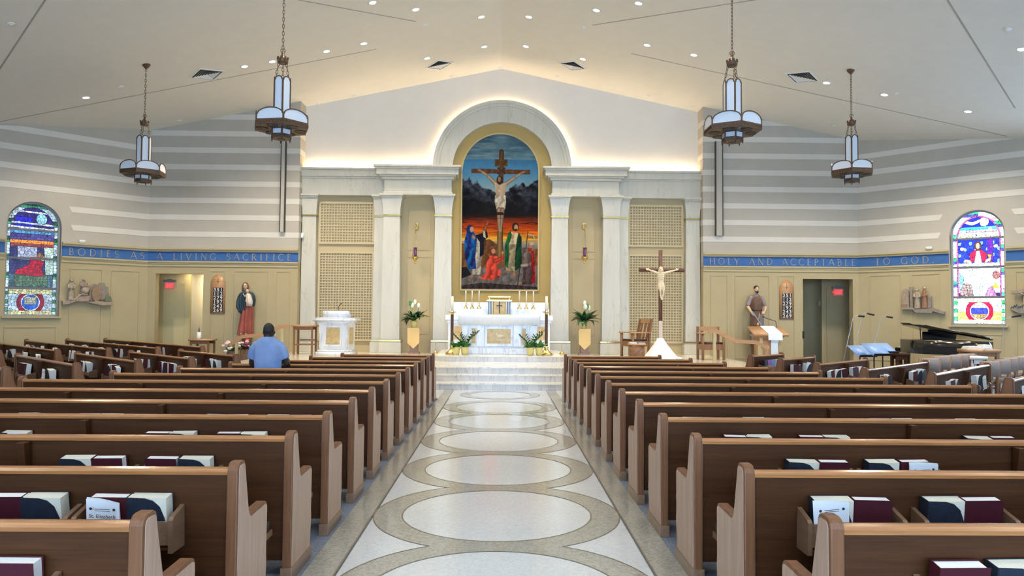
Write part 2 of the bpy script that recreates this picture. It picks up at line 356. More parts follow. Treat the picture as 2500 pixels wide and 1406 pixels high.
def front_wall(name, xa, xb, d0, d1, dh):
    w = struct(name, M().box(min(xa, xb), min(d0, d1), WY, WY+(.25 if xa < 0 else .6), 0, z0).box(max(d0, d1), max(xa, xb), WY, WY+(.6 if xa < 0 else .25), 0, z0).box(min(d0, d1), max(d0, d1), WY, WY+.25, dh, z0).build(name, 'wall_cream'))
    a, b = min(xa, xb), max(xa, xb)
    M().prism([(a, z0), (b, z0), (b, zc(b)), (a, zc(a))], 'y', WY, WY+.6).build('upper_wall', 'wall_grey', w)
    wall_trim(w, TI, a, b)
    inner = XL if xa < 0 else XR
    for z in ST:
        if z < 3.6: continue
        lim = zc(b if xa < 0 else a)
        if z-.08 > lim: continue
        lo_, hi_ = z-.083, z+.083; xz = lambda q: abs(RX)*0+(RZ-q)/SL
        if xa < 0: p_ = [(max(a, RX-xz(lo_)), lo_), (b+.008, lo_), (b+.008, hi_), (max(a, RX-xz(hi_)), hi_)]
        else: p_ = [(a-.008, lo_), (min(b, RX+xz(lo_)), lo_), (min(b, RX+xz(hi_)), hi_), (a-.008, hi_)]
        if p_[1][0]-p_[0][0] < .05 or p_[2][0]-p_[3][0] < 0: continue
        M().prism(p_, 'y', WY-.008, WY+.6).build('stripe', 'wall_stripe', w)
    return w
wfl = front_wall('wall_front_left', CL, XL, -10.75, -9.28, 2.855)
wfr = front_wall('wall_front_right', CR, XR, 9.44, 11.02, 2.865)
for a, b in ((515, 550), (570, 654), (674, 709)): panel_mould(wfl, TI, at(a, 661, WY).x, at(b, 661, WY).x, .35, at(600, 661, WY).z)
for a, b in ((1734, 1777), (1794, 1879), (1899, 1940)): panel_mould(wfr, TI, at(a, 672, WY).x, at(b, 672, WY).x, .35, at(1830, 672, WY).z)
# 45 degree walls with an arched window each
def corner_wall(name, T, sx, on, sf, wp, sg):
    ctr, top, bot, xl, xr = wp
    ss = sorted((sf(on(xl, 640)), sf(on(xr, 640)))); s0, s1 = ss; hw = (s1-s0)/2; sm = (s0+s1)/2
    zb = on(ctr, bot).z; zt = on(ctr, top).z; zs = zt-hw
    th = .35
    def zt_(s): return zc((CL if sg < 0 else CR)+sg*s*q7)+.05
    low = M(T).box(0, s0, 0, th, 0, z0).box(s1, LW, 0, th, 0, z0).box(s0, s1, 0, th, 0, zb)
    w = struct(name, low.build(name, 'wall_cream'))
    upm = M(T); ar = arc(sm, zs, hw, hw, 180, 0, 24)
    upm.prism([(0, z0), (s0, z0), (s0, zt_(s0)), (0, zt_(0))], 'y', 0, th); upm.prism([(s1, z0), (LW, z0), (LW, zt_(LW)), (s1, zt_(s1))], 'y', 0, th)
    for (a, b), (c, d) in zip(ar[:-1], ar[1:]): upm.prism([(a, b), (c, d), (c, zt_(c)), (a, zt_(a))], 'y', 0, th)
    upm.box(s0, s0+.0, 0, th, z0, zs); upm.build('upper_wall', 'wall_grey', w)
    wall_trim(w, T, 0, LW, [(s0-.02, s1+.02)])
    for z in ST:
        if z < 3.6: continue
        segs = [(0, LW)]
        if z-.2 < zt+.1:
            g = .30 if z < zs else .30-(z-zs)*.1
            segs = [(0, s0-g), (s1+g, LW)]
        for a, b in segs:
            sm_ = lambda q: ((RZ-q)/SL-abs(CL if sg < 0 else CR)-(RX if sg < 0 else -RX)*-1*0)/q7
            b0, b1 = min(b, sm_(z-.083)), min(b, sm_(z+.083))
            if b0-a < .1 or b1 < a: continue
            e = .08 if len(segs) == 2 and a == 0 and b1 == b else 0; e2 = .08 if a > 0 else 0
            M(T).prism([(a, z-.083), (b0, z-.083), (b1+e, z+.083), (a-e2, z+.083)], 'y', -.008, 0).build('stripe', 'wall_stripe', w)
    return w, (s0, s1, sm, hw, zb, zs, zt)
wcl, winL = corner_wall('wall_corner_left', TL, -1, onL, sL, (82, 492, 772, 13, 148), -1)
wcr, winR = corner_wall('wall_corner_right', TR, 1, onR, sR, (2386, 512, 794, 2319, 2454), 1)
for a, b in ((171, 251), (272, 342)): panel_mould(wcl, TL, sL(onL(b, 656)), sL(onL(a, 656)), .35, onL(220, 656).z)
for a, b in ((2122, 2199), (2225, 2294), (2478, 2560)): panel_mould(wcr, TR, sR(onR(a, 670)), sR(onR(b, 670)), .35, onR(2200, 670).z)
panel_mould(wcl, TL, winL[0]+.05, winL[1]-.02, .35, onL(80, 797).z); panel_mould(wcr, TR, winR[0]+.02, winR[1]-.05, .35, onR(2390, 815).z)
# stained glass windows: jittered glass pieces in leads, colours by a drawn design
def window(name, T, W_, mir, draw, gm, bars):
    s0, s1, sm, hw, zb, zs, zt = W_
    w = thing(name, None, None, kind='structure')
    H_ = zt-zb; d = .16
    # frame, sill
    fr = M(T); o = [(s0, zb), (s0, zs)] + arc(sm, zs, hw, hw, 180, 0, 24)[1:-1] + [(s1, zs), (s1, zb)]
    i_ = [(s0+.05, zb+.05), (s0+.05, zs)] + arc(sm, zs, hw-.05, hw-.05, 180, 0, 24)[1:-1] + [(s1-.05, zs), (s1-.05, zb+.05)]
    n = len(o)
    for k in range(n):
        j = (k+1) % n
        fr.add([(o[k][0], d-.03, o[k][1]), (o[j][0], d-.03, o[j][1]), (i_[j][0], d-.03, i_[j][1]), (i_[k][0], d-.03, i_[k][1]),
                (o[k][0], d+.08, o[k][1]), (o[j][0], d+.08, o[j][1]), (i_[j][0], d+.08, i_[j][1]), (i_[k][0], d+.08, i_[k][1])],
               [(0, 1, 2, 3), (4, 5, 6, 7), (2, 3, 7, 6), (0, 1, 5, 4)])
    fr.build('window_frame', 'frame_grey', w)
    M(T).box(s0-.05, s1+.05, -.08, d, zb-.05, zb).build('window_sill', 'trim_cream', w)
    for b in bars:
        z = zb+b*H_
        M(T).box(s0+.02, s1-.02, d-.02, d+.03, z-.028, z+.028).build('glazing_bar', 'bar_grey', w)
    M(T).prism([(s0+.01, zb+.01), (s0+.01, zs)] + arc(sm, zs, hw-.01, hw-.01, 180, 0, 24)[1:-1] + [(s1-.01, zs), (s1-.01, zb+.01)], 'y', d+.045, d+.05).build('lead_backing', 'lead', w)
    edges = [0]+list(bars)+[1.0]
    rnd = random.Random(5); cs = .0085; Wd = s1-s0-.1
    for e0, e1 in zip(edges[:-1], edges[1:]):
        za, zb2 = zb+e0*H_+.03, zb+e1*H_-.03
        if e0 == 0: za += .02
        if e1 == 1: zb2 -= .02
        nx = int(Wd/cs); nz = int((zb2-za)/cs)
        gs = .082; gx, gz = int(Wd/gs)+1, int((zb2-za)/gs)+1
        SX, SZ = np.meshgrid(np.arange(-1, gx+1), np.arange(-1, gz+1)); rg = np.random.RandomState(int(e0*100)+3)
        SX = (SX+.5+rg.uniform(-.42, .42, SX.shape))*gs; SZ = (SZ+.5+rg.uniform(-.42, .42, SZ.shape))*gs; tint = rg.uniform(.62, 1.35, SX.size)
        cxx = (np.arange(nx)+.5)/nx*Wd; czz = (np.arange(nz)+.5)/nz*(zb2-za); CX_, CZ_ = np.meshgrid(cxx, czz)
        D = np.hypot(CX_[..., None]-SX.ravel(), (CZ_[..., None]-SZ.ravel())); near = np.argsort(D, -1)[..., :2]
        d1 = np.take_along_axis(D, near, -1); lead = (d1[..., 1]-d1[..., 0]) < .0065
        reg = np.zeros((nz, nx, 3))
        for a in range(nz):
            for c in range(nx):
                u = (.05+cxx[c])/(s1-s0); u = 1-u if mir else u
                reg[a, c] = draw(u, (zt-za-czz[a])/H_*2.08, NOJ)
        ed = np.zeros((nz, nx), bool); ed[:, 1:] |= np.abs(reg[:, 1:]-reg[:, :-1]).sum(-1) > .02; ed[1:] |= np.abs(reg[1:]-reg[:-1]).sum(-1) > .02
        colr = reg*tint[near[..., 0]][..., None]; colr[lead | ed] = (.006, .007, .01)
        vs, fs, cols = [], [], []
        for a in range(nz):
            for c in range(nx):
                x0_, x1_ = s0+.05+Wd*c/nx, s0+.05+Wd*(c+1)/nx; y0_, y1_ = za+(zb2-za)*a/nz, za+(zb2-za)*(a+1)/nz
                if y1_ > zs and math.hypot((x0_+x1_)/2-sm, (y0_+y1_)/2-zs) > hw-.045: continue
                k = len(vs); vs += [(x0_, d+.03, y0_), (x1_, d+.03, y0_), (x1_, d+.03, y1_), (x0_, d+.03, y1_)]; fs.append((k, k+1, k+2, k+3)); cols.append(colr[a, c])
        if not fs: continue
        me = bpy.data.meshes.new('glass_panel'); me.from_pydata([(T @ Vector(p))[:] for p in vs], [], fs)
        ca = me.color_attributes.new('Col', 'FLOAT_COLOR', 'CORNER')
        ca.data.foreach_set('color', np.concatenate([np.repeat(np.array(cols), 4, 0), np.ones((len(cols)*4, 1))], 1).ravel())
        me.materials.append(MATS[gm]); link('glass_panel', me, w)
    return w
class _N:
    def uniform(self, a, b): return 0
NOJ = _N()
def J(c, r, a=.25): k = 1+r.uniform(-a, a); return tuple(max(0, x*k) for x in c)
def inside(u, v, poly):
    c = False; n = len(poly)
    for i in range(n):
        x1, y1 = poly[i]; x2, y2 = poly[i-1]
        if (y1 > v) != (y2 > v) and u < (x2-x1)*(v-y1)/(y2-y1)+x1: c = not c
    return c
def border(u, v, r, lt, dk):
    k = (v*3.1) % 1
    if k < .2: return J(dk, r)
    if k < .33: return J((.05, .28, .14), r)
    return J(lt, r, .35)
def edge_dist(u, v):
    d = min(u, 1-u)
    if v < .5: d = min(d, .5-math.hypot(u-.5, v-.5))
    return d
def drawL(u, v, r):
    d = edge_dist(u, v)
    if v < 1.58 and d < .10: return border(u, v, r, (.42, .55, .62), (.02, .07, .05))
    if v < 1.58:
        if math.hypot((u-.66), (v-.30)) < .10: return J((.28, .62, .78), r)
        if v < .5:
            for b in (.17, .38, .46):
                if abs(v-b-.03*u) < .018: return J((.5, .6, .75), r)
            return J((.035, .022, .16), r, .5) if not (v > .28 and .2 < u < .5) else J((.02, .02, .5), r)
        if v < .58: return J((.10, .30, .55), r)
        if v < .70: return J((.06, .05, .22), r, .4)
        if v < .76: return J((1.0, .28, .04), r)
        if v < .82: return J((.20, .05, .06), r)
        if math.hypot(u-.65, v-.98) < .06: return J((.22, .10, .05), r)           # hair
        if math.hypot(u-.70, v-1.02) < .045: return J((.70, .50, .38), r)
        if inside(u, v, [(.47, 1.0), (.60, 1.0), (.73, 1.10), (.68, 1.22), (.74, 1.33), (.62, 1.36), (.20, 1.32), (.22, 1.25), (.46, 1.14)]): return (.34, .008, .03)
        if inside(u, v, [(.72, .82), (.93, .80), (.93, 1.32), (.76, 1.32), (.74, 1.05)]): return J((.42, .58, .52), r, .3)
        if v < 1.06 and .24 < u < .60: return J((.30, .34, .48), r, .35)
        if v < 1.32: return J((.03, .03, .12), r, .5)
        if .2 < u < .8 and v < 1.54: return J((.07, .13, .08), r, .5)
        return J((.05, .10, .14), r, .6)
    if d < .10: return J((.05, .18, .10), r) if int(v*14) % 2 else J((.42, .52, .6), r)
    if v < 1.68 or v > 1.98: return J((.46, .45, .25), r)
    q = math.hypot((u-.5), (v-1.83)*1.1)
    if q < .15: return J((.26, .28, .24), r) if abs(v-1.8) < .07 and abs(u-.5) < .11 else J((.02, .10, .55), r)
    if q < .175: return J((.5, .62, .78), r)
    if q < .25: return J((.20, .008, .03), r)
    return J((.34, .46, .58), r) if u < .5 else J((.30, .38, .48), r)
def el(u, v, cx, cy, rx_, ry_): return ((u-cx)/rx_)**2+((v-cy)/ry_)**2 < 1
def drawR(u, v, r):
    d = edge_dist(u, v)
    if v < 1.58 and d < .10:
        k = (v*2.35+(.5 if u > .5 else 0)) % 1
        if k < .16: return (.02, .38, .13)
        if k < .27: return (.05, .04, .30)
        if k > .85: return (.55, .25, .42)
        return (.62, .80, .95)
    if v < 1.58 and d < .125: return (.30, .05, .16)
    if v < .51:
        if el(u, v, .61, .21, .085, .085): return (1, 1, 1)
        if el(u, v, .24, .39, .05, .045) or el(u, v, .72, .36, .045, .045): return (.9, .95, 1)
        if .22 < u < .56 and abs(v-.215-.02*math.sin(u*20)) < .03: return (.75, .86, .98)
        if v < .30: return (.008, .012, .36)
        if v < .355: return (.03, .38, .50)
        if v < .40: return (.32, .22, .48)
        if v < .455: return (.62, .66, .80)
        return (.55, .40, .16) if v < .475 else (.40, .52, .78)
    if v < 1.05:
        if el(u, v, .49, .645, .038, .055): return (.55, .30, .17)
        if el(u, v, .49, .645, .062, .085) : return (.07, .025, .012)
        if inside(u, v, [(.46, .73), (.52, .73), (.56, .97), (.42, .97)]): return (.85, .85, .80)
        if inside(u, v, [(.42, .72), (.56, .72), (.66, .80), (.62, .93), (.36, .93), (.33, .80)]): return (.42, .008, .035)
        if inside(u, v, [(.36, .90), (.24, .88), (.24, .93), (.38, .97)]) or inside(u, v, [(.62, .90), (.72, .86), (.72, .91), (.60, .97)]): return (.60, .36, .24)
        if inside(u, v, [(.66, .81), (.74, .81), (.715, .87), (.73, .94), (.67, .94), (.685, .87)]): return (.62, .30, .02)
        if v > .955: return (.85, .92, 1)
        if el(u, v, .20, .69, .04, .03) or el(u, v, .81, .66, .04, .03): return (.85, .65, .2)
        if .66 < u < .76: return (.06, .01, .22)
        if math.sin(u*31)*math.sin(v*29) > .55: return (.10, .28, .60)
        return (.01, .02, .34)
    if v < 1.58:
        if el(u, v, .81, 1.18, .065, .075): return (.16, .07, .07)
        if inside(u, v, [(.74, 1.42), (.79, 1.31), (.88, 1.42)]): return (.75, .48, .03)
        if inside(u, v, [(.60, 1.56), (.68, 1.40), (.74, 1.38), (.82, 1.56)]): return (.26, .10, .24)
        if inside(u, v, [(.14, 1.5), (.22, 1.32), (.36, 1.34), (.40, 1.56), (.2, 1.56)]): return (.13, .10, .10)
        if inside(u, v, [(.14, 1.12), (.22, 1.2), (.2, 1.4), (.14, 1.45)]): return (.12, .34, .62)
        if v > 1.50 and (u < .22 or u > .8): return (.03, .01, .08)
        if .36 < u < .70 and 1.38 < v: return (.42, .64, .82)
        return (.62, .82, .95)
    if d < .10: return (.03, .30, .10) if int(v*14) % 2 else (.45, .66, .9)
    if v < 1.67 or v > 1.985: return (.80, .70, .34)
    q = math.hypot((u-.5), (v-1.83)*1.1)
    if q < .155: return (.20, .13, .06) if v > 1.88 else ((.02, .03, .40) if v > 1.77 else (.55, .42, .55))
    if q < .175: return (.85, .92, 1)
    if q < .25: return (.30, .006, .03)
    return (.55, .70, .88) if v < 1.84 else (.70, .42, .08)
window('window_1', TL, winL, True, drawL, 'glass_left', (.244, .506, .756))
window('window_2', TR, winR, False, drawR, 'glass_right', (.244, .506, .756))
# the rest of the nave, behind and beside the camera
wl = struct('wall_left', M().box(SLX-.3, SLX, YB, SYE, 0, zc(SLX)+.05).build('wall_left', 'wall_grey'))
wr = struct('wall_right', M().box(SRX, SRX+.3, YB, SYE, 0, zc(SRX)+.05).build('wall_right', 'wall_grey'))
M_ = M().prism([(SLX-.3, 0), (SRX+.3, 0), (SRX+.3, zc(SRX)), (RX, RZ), (SLX-.3, zc(SLX))], 'y', YB-.3, YB); struct('wall_back', M_.build('wall_back', 'wall_grey'))
def unseen_day_window(name, P, X, w, h, z, m='daylight'):  # unseen windows added as daylight sources, their panes emit
    t = thing(name, None, None, kind='structure')
    P = Vector(P); X = Vector(X).normalized(); n = X.cross(Vector((0, 0, 1)))
    T = Matrix(((X.x, n.x, 0, P.x), (X.y, n.y, 0, P.y), (0, 0, 1, 0), (0, 0, 0, 1)))
    M(T).frame(-w/2-.08, w/2+.08, z-.08, z+h+.08, .1, -.05, .06).build('window_frame', 'frame_grey', t)
    k = max(1, round(w/1.2))
    for i in range(k):
        for j in range(2):
            M(T).box(-w/2+w*i/k+.03, -w/2+w*(i+1)/k-.03, .01, .02, z+h*j/2+.03, z+h*(j+1)/2-.03).build('pane', m, t)
i_ = 3
for y in (11.5, 5, -2.5):
    unseen_day_window('window_%d' % i_, (SLX+.01, y, 0), (0, -1, 0), 1.6, 3.2, 1.6, 'daylight_shade'); unseen_day_window('window_%d' % (i_+1), (SRX-.01, y, 0), (0, 1, 0), 1.6, 3.2, 1.6); i_ += 2
unseen_day_window('window_9', (0, YB+.01, 0), (-1, 0, 0), 15, 4.6, .6)  # unseen rear glazing, made large for soft frontal light
unseen_day_window('window_10', TR @ Vector((6.4, -.02, 0)), (-q7, q7, 0), 1.5, 3.0, 1.6)
# passages behind the two doorways
pl = struct('door_1', M().box(-11.7, -10.13, 24.1, 24.2, 0, 3.0).build('door_1', 'passage_yellow'))
M().box(-11.7, -11.6, WY+.1, 24.1, 0, 3.0).build('side_wall', 'passage_yellow', pl)
M().box(-10.23, -10.13, 24.2, 26.4, 0, 3.0).build('side_wall', 'passage_white', pl)
M().box(-9.28, -9.0, WY+.2, 26.4, 0, 3.0).build('side_wall', 'passage_white', pl)
M().box(-10.3, -9.0, 26.4, 26.5, 0, 3.0).build('back_wall', 'passage_white', pl)
M().box(-11.7, -9.0, WY+.25, 26.5, 2.96, 3.0).build('passage_ceiling', 'passage_yellow', pl)
M().frame(-11.0, -10.3, .15, 2.6, .03, 24.08, 24.1).build('panel_moulding', 'passage_yellow', pl)
M().box(-9.9, -9.5, 25.2, 25.6, 2.94, 2.96).build('ceiling_light', 'passage_light', pl)
M().box(-10.1, -9.8, 23.75, 23.95, 2.94, 2.96).build('ceiling_light', 'passage_light', pl)
pr = struct('door_2', M().box(10.6, 12.1, 24.3, 24.4, 0, 3.0).build('door_2', 'wall_cream'))
M().box(9.2, 9.44, WY+.2, 25.4, 0, 3.0).build('side_wall', 'wall_cream', pr)
M().box(9.2, 12.1, 25.3, 25.4, 0, 3.0).build('back_wall', 'wall_cream', pr)
M().box(12.0, 12.1, WY+.1, 24.4, 0, 3.0).build('side_wall', 'wall_cream', pr)
M().box(9.2, 12.1, WY+.25, 25.4, 2.96, 3.0).build('passage_ceiling', 'wall_cream', pr)
M().frame(10.75, 11.4, .15, 2.65, .03, 24.28, 24.3).build('panel_moulding', 'wall_cream', pr)
M().box(9.42, 9.46, 22.96, 23.0, 1.0, 1.22).build('door_handle', 'black', pr)
# frieze lettering, stroke glyphs in a unit-height box: (advance, [(points, width)])
K, N_ = .13, .065
def sv(x): return [([(x, 0), (x, 1)], K), ([(x-.13, .02), (x+.13, .02)], .04), ([(x-.13, .98), (x+.13, .98)], .04)]
def hb(x0, x1, y): return [([(x0, y), (x1, y)], N_), ]
GL = {'I': (.42, sv(.2)), 'E': (.68, sv(.18)+hb(.18, .56, .03)+hb(.18, .5, .52)+hb(.18, .56, .97)), 'F': (.62, sv(.18)+hb(.18, .5, .52)+hb(.18, .56, .97)),
 'L': (.62, sv(.18)+hb(.18, .58, .03)), 'T': (.74, sv(.36)+hb(.04, .68, .97)), 'H': (.95, sv(.18)+sv(.76)+hb(.18, .76, .52)),
 'A': (.92, [([(.06, 0), (.46, 1)], N_), ([(.46, 1), (.86, 0)], K), ([(.2, .34), (.7, .34)], N_)]),
 'V': (.92, [([(.06, 1), (.46, 0)], K), ([(.46, 0), (.86, 1)], N_)]), 'Y': (.86, [([(.06, 1), (.42, .45)], K), ([(.42, .45), (.8, 1)], N_), ([(.42, .5), (.42, 0)], K)]),
 'N': (.98, [([(.16, 0), (.16, 1)], N_), ([(.16, 1), (.8, 0)], K), ([(.8, 0), (.8, 1)], N_)]),
 'O': (1.0, [(arc(.48, .5, .42, .48, 0, 360, 22), .1)]), 'C': (.86, [(arc(.48, .5, .42, .48, 45, 315, 18), .1)]),
 'G': (.95, [(arc(.48, .5, .42, .48, 45, 300, 16), .1), ([(.78, .02), (.78, .42)], .11)]),
 'D': (.92, sv(.18)+[([(.18, .97)]+arc(.38, .5, .42, .47, 90, -90, 12)+[(.18, .03)], .085)]),
 'P': (.68, sv(.18)+[([(.18, .97)]+arc(.36, .72, .22, .25, 90, -90, 9)+[(.18, .47)], .085)]),
 'R': (.82, sv(.18)+[([(.18, .97)]+arc(.36, .72, .22, .25, 90, -90, 9)+[(.18, .47)], .085), ([(.36, .47), (.74, 0)], K)]),
 'B': (.74, sv(.18)+[([(.18, .97)]+arc(.34, .75, .2, .22, 90, -90, 8)+[(.18, .53)], .08), ([(.18, .53)]+arc(.38, .28, .24, .25, 90, -90, 8)+[(.18, .03)], .085)]),
 'S': (.62, [(arc(.3, .74, .22, .24, 30, 270, 12)+arc(.3, .26, .24, .24, 90, -150, 12)[1:], .09)]), '.': (.4, [([(.1, .02), (.1, .14)], .14)])}
def ribbon(mm, pts, w, y0, y1, ox, oz, sc):
    for i in range(len(pts)-1):
        a, b = Vector(pts[i]), Vector(pts[i+1]); d = b-a
        if d.length < 1e-6: continue
        n = Vector((-d.y, d.x)).normalized()*w/2; e = d.normalized()*w*.12
        q = [a-n-e, b-n+e, b+n+e, a+n-e]
        mm.prism([(ox+p.x*sc, oz+p.y*sc) for p in q], 'y', y0-.00025*(i % 3), y1)
def lettering(p, T, text, sa, sb, z, h, flip):
    adv = sum(.62 if c == ' ' else GL[c][0] for c in text); gap = ((abs(sb-sa))/h-adv)/max(1, len(text)-1); x = 0
    for c in text:
        if c == ' ': x += .62+gap; continue
        mm = M(T); sx = sa + (-x if flip else x)*h
        for n_, (pts, w) in enumerate(GL[c][1]):
            ribbon(mm, [((-a if flip else a), b) for a, b in pts], w, -.024-.0008*n_, -.011, sx, z, h)
        mm.build('letter', 'letter', p); x += GL[c][0]+gap
zl = z0+.04; hl = z1-z0-.085
lettering(wfl, TI, 'A LIVING SACRIFICE', at(383, 628, WY).x, at(712, 630, WY).x, zl, hl, False)
lettering(wfr, TI, 'HOLY AND ACCEPTABLE', at(1731, 637, WY).x, at(2088, 637, WY).x, zl, hl, False)
lettering(wcl, TL, 'BODIES AS', sL(onL(166, 620)), sL(onL(352, 626)), zl, hl, True)
lettering(wcr, TR, 'TO GOD.', sR(onR(2136, 636)), sR(onR(2284, 634)), zl, hl, False)
# ------------------------------------------------------------------ aisle floor
af = struct('floor', M().box(-1.02, .97, -3, 16.2, -.01, .004).box(-7.5, -1.02, 14.55, 16.2, -.01, .004).box(.97, 7.5, 14.55, 16.2, -.01, .004).build('floor_aisle', 'floor_white'))
af['kind'] = 'structure'
for a, b in ((-1.235, -1.035), (.985, 1.185)): M().box(a, b, -3, 16.2, -.01, .0055).build('border_band', 'floor_beige', af)
for a in (-1.035, .985): M().box(a-.006, a+.006, -3, 16.2, -.01, .0065).build('divider_strip', 'divider', af)
AC = -.027; RO, RI = 1.0, .772
RC = [6.145+1.765*i for i in range(-3, 5)] + [15.25]; RR = [(RO, RI)]*8 + [(.82, .63)]
def annulus(mm, cx, cy, ra, rb, z, a0=0, a1=360, n=72):
    for i in range(n):
        t0, t1 = math.radians(a0+(a1-a0)*i/n), math.radians(a0+(a1-a0)*(i+1)/n)
        mm.add([(cx+r*math.cos(t), cy+r*math.sin(t), z) for r, t in ((ra, t0), (rb, t0), (rb, t1), (ra, t1))], [(0, 1, 2, 3)])
for i, (cy, (ro, ri)) in enumerate(zip(RC, RR)):
    z = .0052+.0001*i
    mm = M(); annulus(mm, AC, cy, ri, ro, z); mm.build('floor_ring', 'floor_beige', af)
    mm = M(); annulus(mm, AC, cy, ri-.005, ri+.005, .0068)
    for k in range(180):
        t = math.radians(k*2+1); x, y = AC+ro*math.cos(t), cy+ro*math.sin(t)
        if any(j != i and math.hypot(x-AC, y-RC[j]) < RR[j][0]-.004 for j in range(len(RC))): continue
        annulus(mm, AC, cy, ro-.005, ro+.005, .0068, k*2, k*2+2, 1)
    mm.build('divider_strip', 'divider', af)
# ------------------------------------------------------------------ sanctuary platform
pf = struct('floor_sanctuary', M().box(XL-.2, XR+.2, 17.02, 23.6, 0, .40).box(XL-.2, XR+.2, 16.72, 17.1, 0, .26).box(XL-.2, XR+.2, 16.22, 16.8, 0, .12).build('floor_sanctuary', 'step_marble'))
rnd = random.Random(3)
for y, za, zb_, y2 in ((16.2, 0, .125, 16.74), (16.70, .15, .275, 17.04), (17.0, .30, .425, 23.55)):
    x = XL-.2
    while x < XR+.1:
        w = min(rnd.choice((.95, 1.15, 1.35)), XR+.2-x)
        M().box(x+.002, x+w-.002, y, y+.025, za, zb_).build('riser_slab', 'step_marble', pf)
        M().box(x+.002, x+w-.002, y-.02, y2, zb_, zb_+.025).build('tread_slab', 'tread_marble', pf)
        x += w
pr_o = arc(-1.30, 19.40, .45, .45, 180, 270, 8)+arc(1.23, 19.40, .45, .45, 270, 360, 8)
pd = struct('floor_predella', M().prism(pr_o+[(1.68, 22.5), (-1.75, 22.5)], 'z', .45, .575).build('floor_predella', 'step_marble'))
M().prism([((x+.035)*1.012-.035, y-.02) for x, y in pr_o]+[(1.70, 22.5), (-1.77, 22.5)], 'z', .575, .60).build('predella_top', 'tread_marble', pd)
for x in (-1.35, -.62, .10, .78): M().box(x-.003, x+.003, 18.946, 18.96, .45, .575).build('slab_joint', 'joint', pd)
# ------------------------------------------------------------------ sanctuary wall, colonnade, arch
GW = 23.6
gw = struct('wall_sanctuary', M().prism([(XL-.1, .4), (XR+.1, .4), (XR+.1, zc(XR+.1)), (RX, RZ), (XL-.1, zc(XL-.1))], 'y', GW, GW+.2).build('wall_sanctuary', 'white_wall'))
CX = -.03
zk = lambda y, Y=23.05, u=950: at(u, y, Y).z
Zf = .45
z_cap, z_band, z_bb = zk(473), zk(525), zk(832)
z_arc = zk(477, 23.2, 840)
def column(name, xc, yf, hw0, hw1, cap_hw, dep, side=None):
    t = thing(name, None, None, kind='structure')
    M().taper((xc, yf+dep/2, z_bb), (hw0, dep/2), (xc, yf+dep/2, z_band), (hw1, dep/2)).build('shaft', 'marble', t)
    M().box(xc-hw0-.06, xc+hw0+.06, yf-.05, yf+dep, Zf, z_bb-.05).box(xc-hw0-.04, xc+hw0+.04, yf-.03, yf+dep, z_bb-.05, z_bb).build('base', 'marble', t, bevel=.01)
    M().box(xc-hw0-.05, xc+hw0+.05, yf-.045, yf+dep, z_bb-.012, z_bb+.028).build('base_band', 'gold', t)
    M().box(xc-hw1-.022, xc+hw1+.022, yf-.022, yf+dep, z_band-.028, z_band+.022).build('neck_band', 'gold', t)
    cm = M(); k = 9; zt = z_cap-.10
    for i in range(k):
        a, b = i/k, (i+1)/k
        f = lambda q: hw1+.005+(cap_hw-.05-hw1)*(q**1.9)
        g = lambda q: (cap_hw-.05-hw1)*(q**1.9)*.6
        cm.taper((xc, yf+dep/2-g(a)/2, z_band+.02+(zt-z_band-.02)*a), (f(a), dep/2+g(a)/2), (xc, yf+dep/2-g(b)/2, z_band+.02+(zt-z_band-.02)*b), (f(b), dep/2+g(b)/2))
    cm.build('capital', 'marble', t)
    M().box(xc-cap_hw, xc+cap_hw, yf-.13, yf+dep, zt+.035, z_cap).box(xc-cap_hw+.03, xc+cap_hw-.03, yf-.10, yf+dep, zt, zt+.035).build('abacus', 'marble', t, bevel=.006)
    return t
